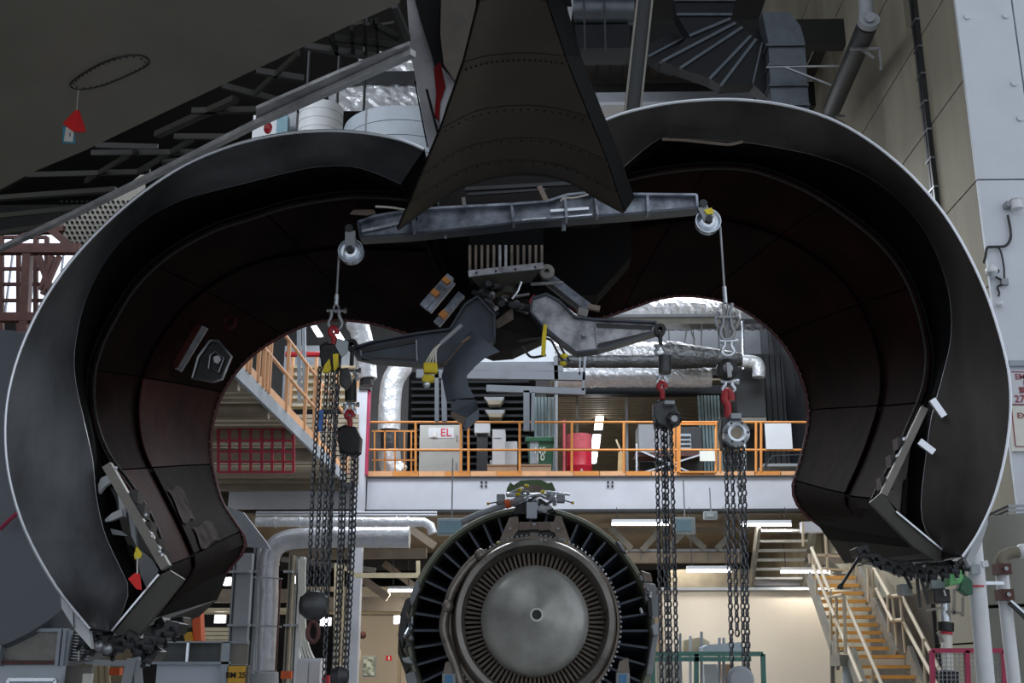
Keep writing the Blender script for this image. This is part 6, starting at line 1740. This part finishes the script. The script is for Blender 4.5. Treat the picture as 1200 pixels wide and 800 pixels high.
MB().poly([ep_(x, y, 1.0) for x, y in [(606, 590), (614, 584), (634, 584), (645, 592), (652, 600), (630, 602), (600, 602)]], (0, 0.1, 0)).build('mount_beam', 'hoist_black', eng)
MB().poly([ep_(x, y, 1.5) for x, y in [(593, 580), (594, 572), (598, 565), (602, 568), (610, 563), (622, 562), (634, 562), (642, 566), (647, 565), (651, 574), (651, 580)]], (0, 0.15, 0)).build('green_housing', 'green_part', eng)
MB().poly([ep_(x, y, 1.45) for x, y in [(603, 573), (612, 568), (630, 568), (640, 573), (640, 580), (603, 580)]], (0, 0.05, 0)).build('housing_recess', 'engine_brown', eng)
random.seed(3)
for k in range(16):
    x = random.uniform(588, 655); y = random.uniform(576, 594)
    pts = [ep_(x, y, 1.0), ep_(x + random.uniform(-14, 14), y + random.uniform(-5, 5), 0.95), ep_(x + random.uniform(-22, 22), y + random.uniform(-3, 8), 1.05)]
    MB().tube(pts, 0.012 + 0.006 * (k % 3), 6).build('pipe', ['zinc', 'steel', 'skin_white'][k % 3], eng, True)
MB().tube([ep_(x, y, 1.0) for x, y in ((540, 612), (560, 603), (585, 594), (603, 587), (614, 583))], 0.035, 10).build('bleed_pipe', 'steel_paint', eng, True)
MB().cyl(ep_(592, 591, 0.98), ep_(598, 589, 0.98), 0.05, 10).build('red_clamp', 'orange_stand', eng, True)
MB().tube([ep_(x, y, 1.0) for x, y in ((594, 579), (620, 580), (650, 579))], 0.022, 8).build('pipe', 'zinc', eng, True)
for (x, y) in ((587, 584), (657, 584)):
    MB().box(ep_(x, y, 1.0), (0.09, 0.1, 0.09)).build('connector_box', 'steel_paint', eng, bevel=0.01)
for (x, y, x2, y2) in ((583, 588, 572, 590), (661, 586, 671, 589)):
    MB().bar(ep_(x, y, 1), ep_(x2, y2, 1), 0.012).build('probe', 'steel_dark', eng)
    MB().ball(ep_(x2, y2, 1), 0.018, 6).build('probe_cap', 'plate_yellow', eng)
for (x, y) in ((609, 574), (617, 569), (607, 579), (636, 576), (584.5, 636), (664, 637)):
    MB().ball(ep_(x, y, 0.9 if y < 600 else 0.7), 0.024, 8, (1.2, 1, 0.8)).build('yellow_cap', 'yellow', eng)
# tubes along the core, left side
MB().tube([ep_(x, y, 0.55) for x, y in ((563, 650), (550, 662), (538, 678), (530, 692), (524, 712), (520, 735), (526, 758), (534, 778), (540, 800), (548, 820))], 0.05, 10).build('air_tube', 'air_tube', eng, True)
MB().ball(ep_(563, 650, 0.5), 0.065, 8).build('tube_joint', 'air_tube', eng, True)
MB().ball(ep_(525, 710, 0.5), 0.065, 8).build('tube_joint', 'air_tube', eng, True)
MB().tube([ep_(x, y, 0.6) for x, y in ((672, 645), (690, 656), (702, 668))], 0.012, 6).build('drain_tube', 'zinc', eng, True)
# accessories on the case
for k, (pts, mt, d) in enumerate((([(751, 668), (763, 672), (765, 682), (754, 682)], 'engine_brown', 1.3), ([(754, 682), (768, 684), (772, 700), (774, 720), (764, 726), (757, 705)], 'steel_paint', 1.2), ([(757, 695), (763, 697), (765, 722), (760, 724)], 'black_paint', 1.15), ([(763, 732), (772, 729), (775, 741), (766, 745)], 'skin_white', 1.2), ([(765, 745), (772, 742), (764, 790), (757, 790)], 'steel_paint', 1.3), ([(722, 633), (728, 636), (735, 648), (729, 645)], 'steel_paint', 1.3),
        ([(483, 698), (478, 730), (472, 760), (466, 745), (469, 720), (475, 702)], 'hoist_grey', 1.3), ([(467, 738), (472, 765), (483, 780), (475, 790), (466, 765)], 'olive_panel', 1.4), ([(470, 771), (480, 769), (484, 778), (474, 776)], 'skin_white', 1.2), ([(474, 790), (486, 786), (490, 800), (480, 810)], 'steel_paint', 1.2), ([(488, 678), (480, 700), (482, 712), (492, 690)], 'steel_paint', 1.25))):
    MB().poly([ep_(x, y, d) for x, y in pts], (0, 0.18, 0)).build('accessory_box', mt, eng, bevel=0.012)
for k in range(10):
    x = random.uniform(474, 484); y = random.uniform(695, 770)
    MB().cyl(ep_(x, y, 1.25), ep_(x + random.uniform(-4, 4), y + 8, 1.2), 0.02, 6).build('fitting', ['steel', 'engine_brown', 'zinc'][k % 3], eng, True)
for k in range(8):
    x = random.uniform(750, 772); y = random.uniform(670, 745)
    MB().cyl(ep_(x, y, 1.15), ep_(x + random.uniform(-4, 4), y + 6, 1.12), 0.016, 6).build('fitting', ['steel', 'engine_brown', 'zinc'][k % 3], eng, True)
for (x, y) in ((526, 796), (730, 795)):
    MB().poly([ep_(x - 8, y - 7, 0.5), ep_(x + 8, y - 7, 0.5), ep_(x + 8, y + 12, 0.5), ep_(x - 8, y + 12, 0.5)], (0, 0.06, 0)).build('transport_clamp', 'lamp_grey', eng, bevel=0.01)
    MB().poly([ep_(x - 4, y - 5, 0.48), ep_(x + 4, y - 5, 0.48), ep_(x + 4, y + 12, 0.48), ep_(x - 4, y + 12, 0.48)], (0, 0.03, 0)).build('clamp_face', 'blue_clamp', eng)
    MB().poly([ep_(x - 4, y - 20, 0.55), ep_(x + 6, y - 25, 0.55), ep_(x + 8, y - 7, 0.55), ep_(x - 7, y - 7, 0.55)], (0, 0.06, 0)).build('strut', 'engine_brown', eng)
st_ = T('engine_stand', 'steel transport stand carrying the jet engine', 'stand')
ez = tip.z - 1.5
for s in (-1, 1):
    MB().bb(tip.x + s * 1.35 - .05, tip.x + s * 1.35 + .05, tip.y + 1.2, tip.y + 3.2, ez, ez + 0.1).build('side_rail', 'dock_grey', st_)
    for y in (1.5, 2.9):
        MB().bb(tip.x + s * 1.3 - .05, tip.x + s * 1.3 + .05, tip.y + y - .05, tip.y + y + .05, 0, ez + 0.25).build('leg', 'dock_grey', st_)
for y in (1.5, 2.9):
    MB().bb(tip.x - 1.35, tip.x + 1.35, tip.y + y - .05, tip.y + y + .05, ez, ez + 0.1).build('cross_member', 'dock_grey', st_)

# ---------------- finish: give every thing its origin at its base ----------------
bpy.context.view_layer.update()
def desc(o):
    r = [o]
    for c_ in o.children:
        r += desc(c_)
    return r
kids = {}
for o in SC.objects:
    if o.parent:
        kids.setdefault(o.parent.name, []).append(o)
for o in [o for o in SC.objects if o.type == 'EMPTY' and not o.parent]:
    lo = V((1e9,) * 3); hi = V((-1e9,) * 3)
    st = list(kids.get(o.name, []))
    ch = list(st)
    while st:
        q = st.pop()
        st += kids.get(q.name, [])
        if q.type == 'MESH':
            for cn in q.bound_box:
                p = q.matrix_world @ V(cn)
                for i in range(3):
                    lo[i] = min(lo[i], p[i]); hi[i] = max(hi[i], p[i])
    L_ = V(((lo.x + hi.x) / 2, (lo.y + hi.y) / 2, lo.z))
    o.location = L_
    for q in ch:
        q.matrix_basis = Matrix.Translation(-L_) @ q.matrix_basis
